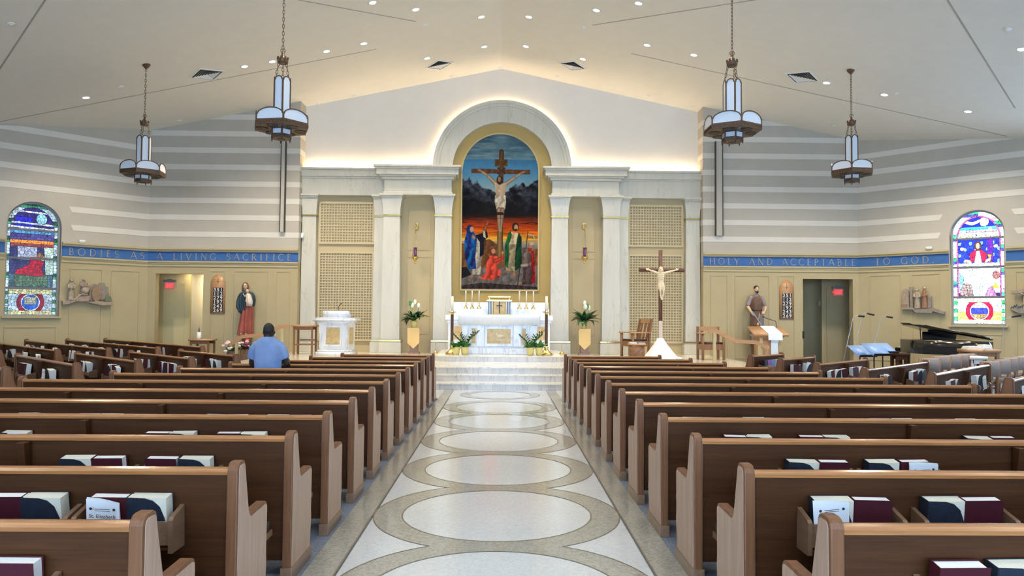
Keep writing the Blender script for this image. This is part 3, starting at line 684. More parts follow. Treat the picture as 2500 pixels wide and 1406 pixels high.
for s in (-1, 1):
    column('column', CX+s*1.83, 23.05, .29, .255, .375, .5); column('column', CX+s*3.45, 23.05, .29, .255, .375, .5)
    column('pilaster', CX+s*3.78, 23.27, .27, .24, .34, .3); column('pilaster', CX+s*6.08, 23.27, .24, .215, .31, .3)
    # entablature over the column pair and the lower one over the outer bay
    e = thing('cornice', None, None, kind='structure'); c0 = CX+s*2.64; hw = 1.06
    zt = zk(405)
    def eb(p, hx, y, za, zb_): M().box(c0-hx, c0+hx, y, GW-.02, za, zb_).build(p, 'marble', e, bevel=.008)
    eb('frieze_block', hw, 23.06, z_cap, zk(437)); eb('architrave', hw+.03, 23.03, z_cap-.025, z_cap+.07)
    for i, (hx, y, a, b) in enumerate(((hw+.07, 22.98, zk(437), zk(431)), (hw+.14, 22.92, zk(431), zk(427)), (hw+.22, 22.86, zk(427), zk(414)), (hw+.25, 22.82, zk(414), zk(410)), (hw+.30, 22.78, zk(410), zt))): eb('cornice_course', hx, y, a, b)
    e2 = thing('cornice', None, None, kind='structure'); xa, xb = sorted((CX+s*3.55, XL if s < 0 else XR))
    M().box(xa, xb, 23.28, 23.45, z_cap-.02, zk(433)).build('frieze_block', 'marble', e2)
    M().box(xa, xb, 23.24, 23.45, zk(433), zk(429)).box(xa, xb, 23.20, 23.45, zk(429), zk(413)).box(xa, xb, 23.16, 23.34, zk(413), zk(408)).build('cornice_course', 'marble', e2, bevel=.006)
    # outer bay: panelled back wall with lattice grilles
    b = thing('wall_sanctuary_bay', None, None, kind='structure'); xa, xb = sorted((CX+s*3.85, CX+s*6.0))
    M().box(xa-.2, xb+.2, 23.50, 23.56, Zf, z_cap).build('panel', 'tan_wall', b)
    cxb = CX+s*4.93; hwb = .83
    for ya, yb in ((498, 593), (619, 829)):
        za, zb_ = zk(yb, 23.45), zk(ya, 23.45)
        M().box(cxb-hwb, cxb+hwb, 23.47, 23.50, za, zb_).build('grille_backing', 'lattice_back', b)
        M().frame(cxb-hwb-.05, cxb+hwb+.05, za-.05, zb_+.05, .06, 23.43, 23.5).build('grille_frame', 'lattice', b)
        mm = M(); p = .0835; w = .0145
        n = int(2*hwb/p)
        for i in range(1, n): x = cxb-hwb+2*hwb*i/n; mm.box(x-w, x+w, 23.452, 23.47, za, zb_)
        n = int((zb_-za)/p)
        for i in range(1, n): z = za+(zb_-za)*i/n; mm.box(cxb-hwb, cxb+hwb, 23.447, 23.462, z-w, z+w)
        g = mm.build('lattice', 'lattice', b); g['kind'] = 'stuff'
    # niche between the column pair
    n_ = thing('wall_sanctuary_niche', None, None, kind='structure'); cn = CX+s*2.64
    M().box(cn-.75, cn+.75, 23.52, 23.57, Zf, z_cap+.3).build('panel', 'tan_wall', n_)
    for za, zb_ in ((zk(815, 23.5), zk(625, 23.5)), (zk(610, 23.5), zk(500, 23.5))):
        M().frame(cn-.37, cn+.37, za, zb_, .03, 23.505, 23.52).build('panel_moulding', 'tan_wall', n_)
# gold wall under the arch, archivolt
ar = thing('trim_arch', None, None, kind='structure'); zA = zk(408, 23.3, 1222)
rx, rz = 1.57, 1.44; ox, oz = 2.2, 2.14
M().prism([(CX-rx-.1, Zf), (CX-rx-.1, zA)]+arc(CX, zA, rx+.1, rz+.1, 180, 0, 32)[1:-1]+[(CX+rx+.1, zA), (CX+rx+.1, Zf)], 'y', 23.55, 23.585).build('niche_wall', 'gold_wall', ar)
def archring(r1, h1, r2, h2, y0, y1, nm, n=48):
    mm = M(); A, B = arc(CX, zA, r1, h1, 180, 0, n), arc(CX, zA, r2, h2, 180, 0, n)
    for i in range(n):
        v = [(A[i][0], y0, A[i][1]), (A[i+1][0], y0, A[i+1][1]), (B[i+1][0], y0, B[i+1][1]), (B[i][0], y0, B[i][1])]
        v += [(p[0], y1, p[2]) for p in v]; mm.add(v, [(0, 1, 2, 3), (4, 5, 6, 7), (0, 1, 5, 4), (2, 3, 7, 6)])
    return smooth_by_angle(mm.build(nm, 'marble', ar), 30)
archring(rx, rz, ox-.18, oz-.17, 23.28, 23.56, 'archivolt'); archring(ox-.20, oz-.19, ox-.10, oz-.09, 23.25, 23.48, 'arch_moulding'); archring(ox-.11, oz-.10, ox, oz, 23.22, 23.46, 'arch_moulding')
# cove lighting behind the cornices and the arch
for s in (-1, 1):
    t = thing('cove_light', 'warm strip light hidden behind the %s marble cornice' % ('left' if s < 0 else 'right'), 'light', group='cove lights over the sanctuary')
    for x_a, x_b, zz in ((CX+s*2.3, CX+s*3.95, zk(405)), (CX+s*4.05, (XL if s < 0 else XR)-s*.05, zk(408))):
        xa, xb = sorted((x_a, x_b))
        M().box(xa, xb, 23.48, 23.54, zz+.018, zz+.03).build('light_strip', 'cove', t)
        M().box(xa, xb, 23.46, 23.56, zz, zz+.018).build('housing', 'trim_white', t)
t = thing('cove_light', 'warm strip light glowing behind the marble arch', 'light', group='cove lights over the sanctuary')
mm = M(); A = arc(CX, zA, ox-.06, oz-.06, 176, 4, 60)
mm.tube([(x, 23.54, z) for x, z in A], .018, 6); mm.build('light_strip', 'cove', t)
# ------------------------------------------------------------------ painting
def painting():
    x0, x1, y0, y1 = 108, 630, 295, 1375
    st = 1.8; nx, ny = int((x1-x0)/st), int((y1-y0)/st)
    X, Y = np.meshgrid(x0+(np.arange(nx+1))*st, y0+(np.arange(ny+1))*st)
    rg = np.random.RandomState(4)
    def noise(sx, sy, o=4):
        r = np.zeros_like(X); amp = 1; tot = 0
        for k in range(o):
            gx, gy = int((x1-x0)/sx)+3, int((y1-y0)/sy)+3; g = rg.rand(gy, gx)
            fx, fy = (X-x0)/sx, (Y-y0)/sy; i, j = fx.astype(int), fy.astype(int); a, b = fx-i, fy-j
            a, b = a*a*(3-2*a), b*b*(3-2*b)
            r += amp*((g[j, i]*(1-a)+g[j, i+1]*a)*(1-b)+(g[j+1, i]*(1-a)+g[j+1, i+1]*a)*b); tot += amp; amp *= .5; sx = max(4, sx/2); sy = max(4, sy/2)
        return r/tot
    lin = lambda c: np.array([((v/255+.055)/1.055)**2.4 if v/255 > .04045 else v/255/12.92 for v in c])
    I = np.zeros(X.shape+(3,))
    def grad(stops):
        ys = [s_[0] for s_ in stops]; cs = np.array([s_[1] for s_ in stops], float)
        return np.stack([np.interp(Y, ys, cs[:, k]) for k in range(3)], -1)
    I[:] = grad([(295, (70, 105, 130)), (420, (88, 128, 150)), (470, (110, 150, 170)), (480, (70, 130, 180)), (560, (82, 150, 200)), (640, (120, 165, 190)), (700, (150, 180, 195)), (760, (60, 60, 75)), (860, (40, 28, 26)), (885, (120, 45, 25)), (930, (190, 65, 25)), (985, (220, 110, 25)), (1025, (225, 170, 60)), (1060, (150, 150, 160)), (1100, (120, 105, 90)), (1200, (125, 85, 50)), (1250, (110, 100, 95)), (1330, (105, 98, 100)), (1360, (60, 48, 55)), (1375, (120, 90, 70))])
    n1, n2 = noise(90, 14), noise(60, 60); n3 = noise(26, 22); n4 = noise(120, 10)
    def blend(mask, c, a=1.0):
        m = (mask*a)[..., None]; I[:] = I*(1-m)+np.array(c, float)*m
    blend(np.clip((n1-.5)*4, 0, 1)*(Y < 475), (160, 180, 190), .55); blend(np.clip((.45-n1)*4, 0, 1)*(Y < 475), (50, 80, 100), .5)
    blend(np.exp(-((X-375)/60)**2-((Y-330)/70)**2), (150, 185, 195), .5)
    I[:] = I*(1+(n4-.5)[..., None]*.9*((Y > 860) & (Y < 1040))[..., None])
    blend(np.clip((n4-.56)*7, 0, 1)*((Y > 860) & (Y < 960)), (45, 28, 26), .8)
    top = np.interp(X, [108, 130, 160, 180, 215, 240, 290, 330, 370, 410, 450, 500, 522, 545, 580, 630], [600, 630, 605, 640, 630, 665, 680, 705, 715, 700, 665, 650, 630, 665, 640, 615])+ (n3-.5)*40
    cm = 1/(1+np.exp(-(Y-top)/3)); cm = cm*(1/(1+np.exp((Y-(860+(n1-.5)*60))/14)))
    cl = np.clip((n2*.6+n3*.5-.35)*2.2, 0, 1)*np.clip(1.15-(Y-top)/170, .05, 1)
    m = cm[..., None]; C = np.stack([17+cl*75, 18+cl*82, 24+cl*100], -1); I[:] = I*(1-m)+C*m
    def poly(pts, c, shade=0, c2=None):
        P = np.array(pts, float); ins = np.zeros(X.shape, bool)
        for k in range(len(P)):
            (xa, ya), (xb, yb) = P[k], P[k-1]
            if ya == yb: continue
            ins ^= ((ya > Y) != (yb > Y)) & (X < (xb-xa)*(Y-ya)/(yb-ya)+xa)
        c = np.array(c, float); fold = 1+shade*np.sin((X+.25*Y+n3*60)/7.5)*.5+(n3-.5)*shade
        I[ins] = (c[None]*fold[ins][:, None]).clip(0, 255)
        if c2 is not None:
            w = ins & (np.sin((X+.2*Y+n2*50)/11) > .35); I[w] = np.array(c2)*fold[w][:, None].clip(.5, 1.4)
    def ellp(cx, cy, rx_, ry_, c, sh=.15):
        d = ((X-cx)/rx_)**2+((Y-cy)/ry_)**2; w = d < 1; I[w] = np.array(c, float)*(1-sh*d[w])[:, None]
    def limb(pts, wd, c):
        for k in range(len(pts)-1):
            (xa, ya), (xb, yb) = pts[k], pts[k+1]; L2 = (xb-xa)**2+(yb-ya)**2
            t = np.clip(((X-xa)*(xb-xa)+(Y-ya)*(yb-ya))/L2, 0, 1); d = np.hypot(X-xa-t*(xb-xa), Y-ya-t*(yb-ya))
            r = wd[k]+(wd[k+1]-wd[k])*t; w = d < r; I[w] = np.array(c, float)*(1.05-.45*(d/r)[w])[:, None]
    poly([(108, 1060), (200, 1040), (300, 1025), (350, 1060), (350, 1240), (108, 1240)], (112, 74, 45), .3); poly([(500, 1100), (630, 1090), (630, 1240), (500, 1240)], (120, 80, 52), .3)
    poly([(108, 1225), (200, 1225), (630, 1210), (630, 1375), (108, 1375)], (112, 106, 106), .25); poly([(108, 1220), (150, 1220), (180, 1270), (108, 1300)], (32, 32, 42)); poly([(108, 1345), (250, 1325), (630, 1350), (630, 1366), (108, 1366)], (62, 50, 54), .4)
    limb([(375, 420), (372, 1150)], [16, 17], (112, 78, 52)); poly([(172, 540), (570, 545), (570, 577), (172, 571)], (105, 68, 46), .25)
    limb([(368, 980), (368, 1170)], [17, 19], (150, 120, 75)); poly([(330, 474), (417, 474), (417, 522), (330, 522)], (98, 70, 42), .2)
    for yy in (488, 498, 508): poly([(342, yy), (405, yy), (405, yy+3), (342, yy+3)], (60, 40, 26))
    limb([(352, 535), (398, 572)], [6, 6], (85, 65, 50)); limb([(398, 535), (352, 572)], [6, 6], (85, 65, 50))
    sk = (196, 170, 145)
    limb([(232, 552), (285, 590), (335, 640)], [8, 11, 14], sk); limb([(520, 562), (465, 600), (410, 640)], [8, 11, 14], sk)
    limb([(222, 548), (236, 556)], [9, 9], (190, 140, 115)); limb([(512, 565), (530, 560)], [9, 9], (190, 140, 115))
    poly([(328, 632), (352, 640), (385, 640), (412, 632), (408, 680), (398, 735), (343, 735), (334, 680)], (192, 170, 148), .12)
    ellp(365, 618, 22, 32, (70, 48, 38)); ellp(362, 612, 11, 19, (165, 125, 100))
    poly([(334, 722), (405, 722), (408, 770), (402, 820), (345, 822), (332, 770)], (186, 178, 165), .3)
    limb([(360, 820), (362, 890), (366, 970)], [15, 12, 9], (178, 150, 130)); limb([(385, 820), (380, 890), (374, 970)], [14, 12, 9], (165, 138, 118)); limb([(352, 850), (384, 850)], [10, 10], (60, 42, 38))
    ellp(372, 965, 10, 14, (175, 140, 118))
    # mourner in blue, raised arm
    poly([(205, 1000), (240, 1020), (248, 1150), (240, 1270), (180, 1270), (200, 1100)], (178, 172, 160), .35)
    poly([(150, 960), (190, 975), (215, 1010), (205, 1150), (212, 1230), (160, 1235), (135, 1150), (130, 1040)], (28, 52, 125), .5, (20, 90, 160))
    poly([(205, 1000), (250, 985), (275, 945), (290, 1010), (262, 1040), (262, 1130), (235, 1150), (235, 1050)], (24, 28, 48), .3)
    limb([(262, 975), (278, 930), (288, 905)], [12, 9, 7], (165, 105, 75)); poly([(255, 965), (268, 975), (275, 1020), (258, 1010)], (205, 195, 175))
    ellp(168, 962, 26, 32, (30, 50, 120)); ellp(180, 960, 14, 20, (205, 160, 135)); limb([(190, 1010), (196, 1020)], [12, 10], (195, 150, 125)); ellp(180, 1282, 14, 10, (180, 130, 105))
    # kneeling figure in red
    poly([(300, 1140), (345, 1140), (380, 1160), (390, 1175), (350, 1200), (345, 1215), (380, 1245), (370, 1285), (320, 1308), (250, 1300), (225, 1285), (275, 1265), (280, 1190)], (205, 72, 58), .45)
    limb([(340, 1175), (388, 1150), (386, 1112)], [15, 11, 7], (208, 80, 62)); ellp(318, 1112, 20, 26, (140, 62, 38)); ellp(326, 1108, 14, 18, (210, 150, 120)); ellp(388, 1118, 7, 12, (205, 150, 120)); ellp(240, 1288, 16, 8, (190, 130, 105))
    # standing man in green
    poly([(428, 1020), (490, 1015), (492, 1100), (480, 1245), (412, 1240), (425, 1100)], (152, 138, 112), .3); poly([(440, 975), (500, 985), (498, 1060), (430, 1060)], (205, 192, 160), .2)
    poly([(440, 965), (425, 985), (405, 1060), (405, 1200), (428, 1230), (430, 1060), (452, 1000)], (22, 88, 48), .4); poly([(495, 975), (515, 1010), (518, 1210), (470, 1245), (475, 1100), (485, 1020)], (18, 62, 40), .4)
    ellp(474, 940, 24, 30, (62, 42, 30)); ellp(478, 945, 14, 22, (196, 148, 115)); ellp(476, 962, 12, 10, (80, 50, 34)); ellp(455, 1008, 9, 14, (195, 145, 112)); ellp(515, 995, 12, 8, (190, 140, 110)); ellp(428, 1248, 20, 7, (170, 120, 95)); ellp(468, 1266, 11, 17, (180, 130, 105))
    # kneeling soldier at the right
    poly([(520, 1085), (590, 1075), (605, 1150), (600, 1190), (530, 1230), (515, 1130)], (112, 100, 98), .4); poly([(578, 1100), (600, 1110), (610, 1320), (568, 1335), (580, 1200)], (150, 28, 34), .4)
    poly([(510, 1195), (560, 1185), (590, 1220), (580, 1335), (520, 1335), (530, 1240)], (82, 66, 68), .4); ellp(578, 1068, 22, 26, (168, 130, 105)); ellp(584, 1052, 18, 14, (205, 190, 175)); poly([(555, 1085), (585, 1085), (580, 1110), (555, 1105)], (160, 45, 40))
    limb([(545, 1090), (558, 970)], [3, 3], (80, 65, 50)); limb([(490, 1345), (510, 1190)], [2.5, 2.5], (50, 40, 40)); limb([(560, 990), (592, 998), (608, 1028)], [4, 5, 3], (205, 205, 205)); ellp(508, 1325, 13, 11, (180, 130, 105)); limb([(520, 1205), (550, 1200)], [12, 14], (190, 180, 170))
    I[:] = np.clip(I*(1+(n3-.5)[..., None]*.12), 0, 255)
    L_ = I/255; L_ = np.where(L_ > .04045, ((L_+.055)/1.055)**2.4, L_/12.92)*.60*np.array([1.04, 1.0, .93])
    pa = at(1090+x0/2.811, 220+y0/2.811, 23.5); pb = at(1090+x1/2.811, 220+y1/2.811, 23.5)
    PX = pa.x+(X-x0)/(x1-x0)*(pb.x-pa.x); PZ = pa.z+(Y-y0)/(y1-y0)*(pb.z-pa.z)
    hw = (pb.x-pa.x)/2; cx = (pa.x+pb.x)/2; zs = pa.z-hw
    keep = np.ones((ny, nx), bool); mxx = (PX[:-1, :-1]+PX[1:, 1:])/2; mzz = (PZ[:-1, :-1]+PZ[1:, 1:])/2
    keep &= ~((mzz > zs) & (np.hypot(mxx-cx, mzz-zs) > hw))
    idx = np.arange((nx+1)*(ny+1)).reshape(ny+1, nx+1); q = np.stack([idx[:-1, :-1], idx[1:, :-1], idx[1:, 1:], idx[:-1, 1:]], -1)[keep]
    V = np.stack([PX.ravel(), np.full(PX.size, 23.50), PZ.ravel()], -1)
    me = bpy.data.meshes.new('canvas'); me.from_pydata(V.tolist(), [], q.tolist())
    ca = me.color_attributes.new('Col', 'FLOAT_COLOR', 'POINT'); ca.data.foreach_set('color', np.concatenate([L_.reshape(-1, 3), np.ones((PX.size, 1))], 1).ravel())
    me.materials.append(MATS['painting'])
    t = thing('altar_painting', 'tall arched oil painting of a crucifixion under a sunset sky above the altar', 'painting', (0, 0, 0))
    link('canvas', me, t)
    M().prism([(cx-hw, pb.z), (cx-hw, zs)]+arc(cx, zs, hw, hw, 180, 0, 32)[1:-1]+[(cx+hw, zs), (cx+hw, pb.z)], 'y', 23.505, 23.56).build('stretcher', 'oak_light', t)
    mm = M(); path = [(cx-hw, pb.z), (cx-hw, zs)]+arc(cx, zs, hw, hw, 180, 0, 32)[1:-1]+[(cx+hw, zs), (cx+hw, pb.z), (cx-hw, pb.z)]
    for a, b in zip(path[:-1], path[1:]): mm.beam((a[0], 23.515, a[1]), (b[0], 23.515, b[1]), .045, .035, (0, 1, 0))
    mm.build('picture_frame', 'frame_gold', t)
painting()
# ------------------------------------------------------------------ altars and their things
PZ0 = .60
t = thing('altar', 'white marble altar table with tan inlaid panels standing on the predella', 'altar')
ya, yb = 19.85, 20.75; X_ = lambda u, Y=ya: at(u, 800, Y).x; Zt = lambda v, Y=ya: at(1222, v, Y).z
M().box(X_(1131), X_(1309), ya+.08, yb-.08, PZ0+.16, Zt(794)).build('body', 'altar_marble', t)
for a, b in ((1128, 1144), (1164, 1182), (1254, 1272), (1294, 1312)): M().box(X_(a), X_(b), ya+.02, ya+.1, PZ0+.2, Zt(794)).build('pier', 'altar_marble', t, bevel=.006)
M().box(X_(1140), X_(1300), ya-.02, yb, PZ0, PZ0+.16).build('base', 'altar_marble', t, bevel=.01)
M().box(X_(1120), X_(1318), ya-.04, yb, Zt(794), Zt(768)-.012).build('table_slab', 'altar_marble', t, bevel=.012)
M().box(X_(1184), X_(1252), ya+.055, ya+.1, Zt(846), Zt(797)).build('panel_frame', 'altar_marble', t, bevel=.006)
pnl = M().box(X_(1189), X_(1247), ya+.045, ya+.1, Zt(839), Zt(803)).build('centre_panel', 'tan_stone', t)
lm = M(); cx, cz = X_(1220), Zt(821); k = .0111
lm.ell((cx+.01, ya+.042, cz+.015), (.10, .010, .042)); lm.ell((cx-.085, ya+.042, cz+.075), (.034, .010, .026)); lm.tube([(cx-.06, ya+.042, cz+.02), (cx-.085, ya+.042, cz+.07)], .022, 8)
lm.tube([(cx-.09, ya+.042, cz-.02), (cx+.03, ya+.042, cz-.03)], .013, 6); lm.tube([(cx+.10, ya+.042, cz+.01), (cx+.12, ya+.042, cz-.01)], .012, 6)
lm.tube([(x, ya+.046, z) for x, z in arc(cx+.01, cz-.045, .19, .07, 0, 360, 28)], .010, 6); lm.tube([(x, ya+.046, z) for x, z in arc(cx+.01, cz-.05, .12, .035, 180, 360, 16)], .008, 6); lm.build('lamb_relief', 'relief_stone', pnl, smooth=True)
for a, b in ((1151, 1161), (1275, 1285)): M().box(X_(a), X_(b), ya+.07, ya+.1, Zt(839), Zt(802)).build('side_panel', 'tan_stone', t)
c = thing('altar_cloth', 'white linen cloth hanging over the front edge of the altar', 'cloth')
mm = M(); n = 60; xa, xb = X_(1119), X_(1318); zb_, zt_ = Zt(792), Zt(768)
v = []
for i in range(n+1):
    x = xa-.005+(xb-xa+.01)*i/n; w = .006*math.sin(i*1.9)+.004*math.sin(i*.7)
    v += [(x, yb+.01, zt_-.006), (x, ya-.05, zt_-.006), (x, ya-.056+w*.4, zt_-.06), (x, ya-.056+w, zb_+.004*math.sin(i*.9))]
mm.add(v, [(i*4+j, i*4+j+1, i*4+j+5, i*4+j+4) for i in range(n) for j in range(3)]); o = mm.build('cloth_sheet', 'cloth_white', c, smooth=True)
so = o.modifiers.new('s', 'SOLIDIFY'); so.thickness = .006; so.offset = 0
yr = 22.0; X2 = lambda u: at(u, 790, yr).x; Z2 = lambda v_: at(1222, v_, yr).z
t = thing('high_altar', 'white marble high altar with candle shelf against the gold wall', 'altar')
M().box(X2(1094), X2(1343), yr+.05, 22.7, PZ0-.15, Z2(789)).build('body', 'altar_marble', t)
M().box(X2(1087), X2(1350), yr-.03, 22.75, Z2(782), Z2(769)).box(X2(1091), X2(1346), yr, 22.75, Z2(789), Z2(782)).build('table_slab', 'altar_marble', t, bevel=.008)
M().box(X2(1097), X2(1342), 22.3, 22.75, Z2(769), Z2(754)).build('gradine_step', 'altar_marble', t)
M().box(X2(1097), X2(1342), 22.66, 22.75, Z2(754), Z2(737)).build('back_board', 'altar_marble', t)
for a, b in ((1108, 1127), (1311, 1331)): M().box(X2(a), X2(b), yr+.035, yr+.06, Z2(829), Z2(797)).build('side_panel', 'tan_stone', t)
# candles on the shelf
def candlestick(x, label):
    zs = Z2(754); t = thing('candlestick', label, 'candlestick', (x, 22.45, zs), group='candles on the high altar shelf')
    M().lathe([(.062, 0), (.066, .02), (.05, .04), (.02, .09), (.014, .12), (.03, .135), (.03, .15), (.014, .165), (.016, .185), (.036, .195), (.036, .205), (.02, .21)], 6).build('holder', 'brass', t)
    M().lathe([(.019, .20), (.019, .54), (.012, .55), (.002, .552)], 10).build('candle', 'candle', t, smooth=True); return t
for i, u in enumerate((1137, 1152.5, 1169.5, 1268, 1285, 1302)):
    candlestick(at(u, 752, 22.45).x, '%s slim candle in brass holder %s of the tabernacle' % (('outermost', 'middle', 'innermost') [i if i < 3 else 5-i], 'left' if i < 3 else 'right'))
t = thing('tabernacle', 'gold tabernacle with a dark cross on its door behind the altar', 'tabernacle', (at(1219, 760, 22.2).x, 22.12, Z2(769)))
h = Z2(732)-Z2(769)
M().box(-.36, .36, -.12, .17, 0, .03).build('base', 'gold_leaf', t); M().box(-.2, .2, -.08, .17, .03, h-.04).build('body', 'gold_leaf', t)
M().box(-.15, .15, -.11, -.07, .04, h-.05).build('door', 'tan_stone', t); M().box(-.013, .013, -.125, -.11, .05, h-.05).box(-.085, .085, -.125, -.11, h*.58, h*.58+.03).build('door_cross', 'bronze_dark', t)
for x in (-.32, -.25, -.175, .175, .25, .32): M().lathe([(.02, .03), (.016, .06), (.016, h-.07), (.022, h-.04)], 8, (x, -.07, 0)).build('colonnette', 'grey_metal' if abs(x) > .2 else 'gold_leaf', t)
for s in (-1, 1): M().box(s*.27-.055, s*.27+.055, -.02, .02, .03, h-.04).build('side_panel', 'grey_metal', t)
M().box(-.38, .38, -.13, .17, h-.04, h).build('cornice', 'brass', t)
for x in (-.3, .3): M().lathe([(.012, h), (.012, h+.05)], 6, (x, 0, 0)).build('post', 'gold', t)
M().box(-.36, .36, -.14, .14, h+.05, h+.12).build('canopy', 'gold', t, bevel=.03, seg=4)
def floor_candle(u, v, label):
    p = atz(u, v, PZ0); t = thing('floor_candlestick', label, 'candlestick', p, group='tall floor candlesticks beside the altar')
    zc_ = at(u, 762, p.y).z-p.z
    M().lathe([(.17, 0), (.175, .02), (.11, .07), (.05, .15), (.06, .19), (.045, .23)], 12).build('foot', 'brass', t, smooth=True)
    M().lathe([(.043, .22), (.040, zc_-.05)], 8).build('shaft', 'bronze', t); M().lathe([(.04, zc_-.06), (.06, zc_-.02), (.11, zc_), (.11, zc_+.012), (.045, zc_+.015), (.045, zc_+.04)], 14).build('drip_pan', 'brass', t)
    M().lathe([(.036, zc_+.02), (.036, zc_+.42), (.02, zc_+.425), (.003, zc_+.42)], 12).build('candle', 'candle', t, smooth=True)
floor_candle(1103, 864, 'tall brown and brass floor candlestick at the left end of the altar'); floor_candle(1333.5, 866, 'tall brown and brass floor candlestick at the right end of the altar')
for u, v, sd in ((1064, 862, 'left'), (1371.5, 864, 'right')):
    p = atz(u, v, PZ0); t = thing('snuffer_stand', 'thin brass rod on a small foot standing at the %s predella edge' % sd, 'stand', p, group='slim brass stands')
    M().lathe([(.07, 0), (.06, .03), (.02, .06), (.008, .08)], 10).build('foot', 'brass', t, smooth=True); M().lathe([(.008, .07), (.008, .28), (.004, .29)], 8).build('rod', 'brass', t)
# plants
def leaf_mesh(name, m, L, w, droop, n=6):
    mm = M(); v = []
    for i in range(n+1):
        t = i/n; x = L*t*math.cos(droop*t*.6); z = L*(t*.75-droop*t*t*.75); hw = w*math.sin(math.pi*min(1, t**.8))*.5+.001
        v += [(x, -hw, z+.12*hw), (x, 0, z-.12*hw), (x, hw, z+.12*hw)]
    mm.add(v, [(i*3+j, i*3+j+1, i*3+j+4, i*3+j+3) for i in range(n) for j in range(2)])
    return mm.mesh(name, m, True)
LF = [leaf_mesh('leaf', 'leaf_dark', .47, .15, d) for d in (.35, .8, 1.25)]; LS = [leaf_mesh('leaf', 'leaf_light', .17, .065, d) for d in (.4, 1.0)]; LD = [leaf_mesh('leaf', 'leaf_dark', .12, .045, .6)]
def scatter_leaves(t, zr, meshes, n, rs, sc=(.7, 1.15), spread=.03):
    for i in range(n):
        a = 2.399*i+rs.uniform(-.2, .2); o = link('leaf', meshes[rs.choice(range(len(meshes)))], t)
        o.location = (math.cos(a)*spread, math.sin(a)*spread, zr+rs.uniform(0, .06)); o.rotation_euler = (rs.uniform(-.25, .25), rs.uniform(-.55, .25), a); k = rs.uniform(*sc); o.scale = (k, k, k)
def lily(u, v, Y, label):
    p = at(u, v, Y); t = thing('potted_peace_lily', label, 'plant', p, group='peace lilies on pedestals'); rs = random.Random(int(u))
    M().lathe([(.075, 0), (.085, .05), (.10, .16), (.11, .22), (.09, .215), (.07, .12)], 14).build('pot', 'pot_yellow', t, smooth=True)
    scatter_leaves(t, .2, LF, 30, rs, (.75, 1.25))
    for i in range(5):
        a = rs.uniform(0, 6.28); h = rs.uniform(.55, .78); x, y = math.cos(a)*.2*rs.random(), math.sin(a)*.12
        s_ = M().tube([(0, 0, .2), (x*.5, y*.5, h*.6), (x, y, h)], .006, 5).build('flower_stem', 'leaf_light', t)
        M().ell((x, y, h+.07), (.05, .018, .085), 10, 8).build('flower', 'petal_white' if i != 2 else 'leaf_light', s_, smooth=True)
for u, sd in ((1011, 'left'), (1426, 'right')):
    Y = 22.75; zt_ = at(u, 800 if u < 1200 else 803, Y).z; x = at(u, 820, Y).x
    t = thing('plant_pedestal', 'wooden pedestal hung with a gold pointed cloth in the %s niche' % sd, 'pedestal', (x, Y, Zf), group='plant pedestals'); h = zt_-Zf
    M().box(-.17, .17, -.17, .17, 0, .05).build('base', 'oak_chair', t); M().box(-.12, .12, -.12, .12, .05, h-.03).build('column', 'oak_chair', t); M().box(-.165, .165, -.165, .165, h-.03, h).build('top', 'oak_chair', t)
    c = thing('pedestal_cloth', 'gold satin cloth with a pointed end on the %s pedestal' % sd, 'cloth', (x, Y, zt_+.004), group='gold pedestal cloths')
    M().prism([(-.18, .004), (.18, .004), (.18, -.46), (0, -.64), (-.18, -.46)], 'y', -.19, -.182).build('front_drop', 'satin_gold', c); M().box(-.18, .18, -.19, .18, 0, .006).build('top_cloth', 'satin_gold', c)
    lily(u, 800 if u < 1200 else 803, Y-.02, 'peace lily with white blooms in a yellow pot, %s niche' % sd)
    bpy.context.view_layer.update()
def bush(u, v, label, kind, yw=19.55):
    p = atz(u, v, PZ0); p = at(u, v-1, 19.35); p.z = PZ0; t = thing('potted_plant', label, 'plant', p, group='small potted plants before the altar'); rs = random.Random(int(u*3))
    M().lathe([(.07, 0), (.08, .05), (.10, .17), (.115, .21), (.09, .205), (.06, .1)], 12).build('pot', 'pot_yellow', t, smooth=True)
    if kind == 'zz':
        for i in range(7):
            a = rs.uniform(-1.5, .25) if i % 2 == 0 else math.pi+rs.uniform(-.25, 1.5); L = rs.uniform(.35, .5); pts = [(0, 0, .18), (math.cos(a)*L*.3, math.sin(a)*.1, .18+L*.45), (math.cos(a)*L*.75, math.sin(a)*.2, .18+L*.85)]
            s_ = M().tube(pts, [.008, .006, .003], 5).build('stem', 'leaf_light', t)
            for k in range(10):
                f = .25+.75*k/9; i0 = 0 if f < .5 else 1; g = (f-.5*i0)*2; q = Vector(pts[i0]).lerp(Vector(pts[i0+1]), g)
                o = link('leaf', LD[0], s_); o.location = q; o.rotation_euler = (0, -.4, a+(1.1 if k % 2 else -1.1)); o.scale = (.9, .9, .9)
    scatter_leaves(t, .18, LS, 44, rs, (.7, 1.3), .05); return t
bush(1114, 862.5, 'leafy green plant in a yellow pot beside the left floor candlestick', 'b'); bush(1134, 863, 'trailing green plant in a yellow pot before the altar, nearer its middle at left', 'zz')
bush(1295, 865, 'upright feathery plant in a yellow pot before the altar, nearer its middle at right', 'zz'); bush(1316, 866, 'bushy green plant in a yellow pot beside the right floor candlestick', 'b')
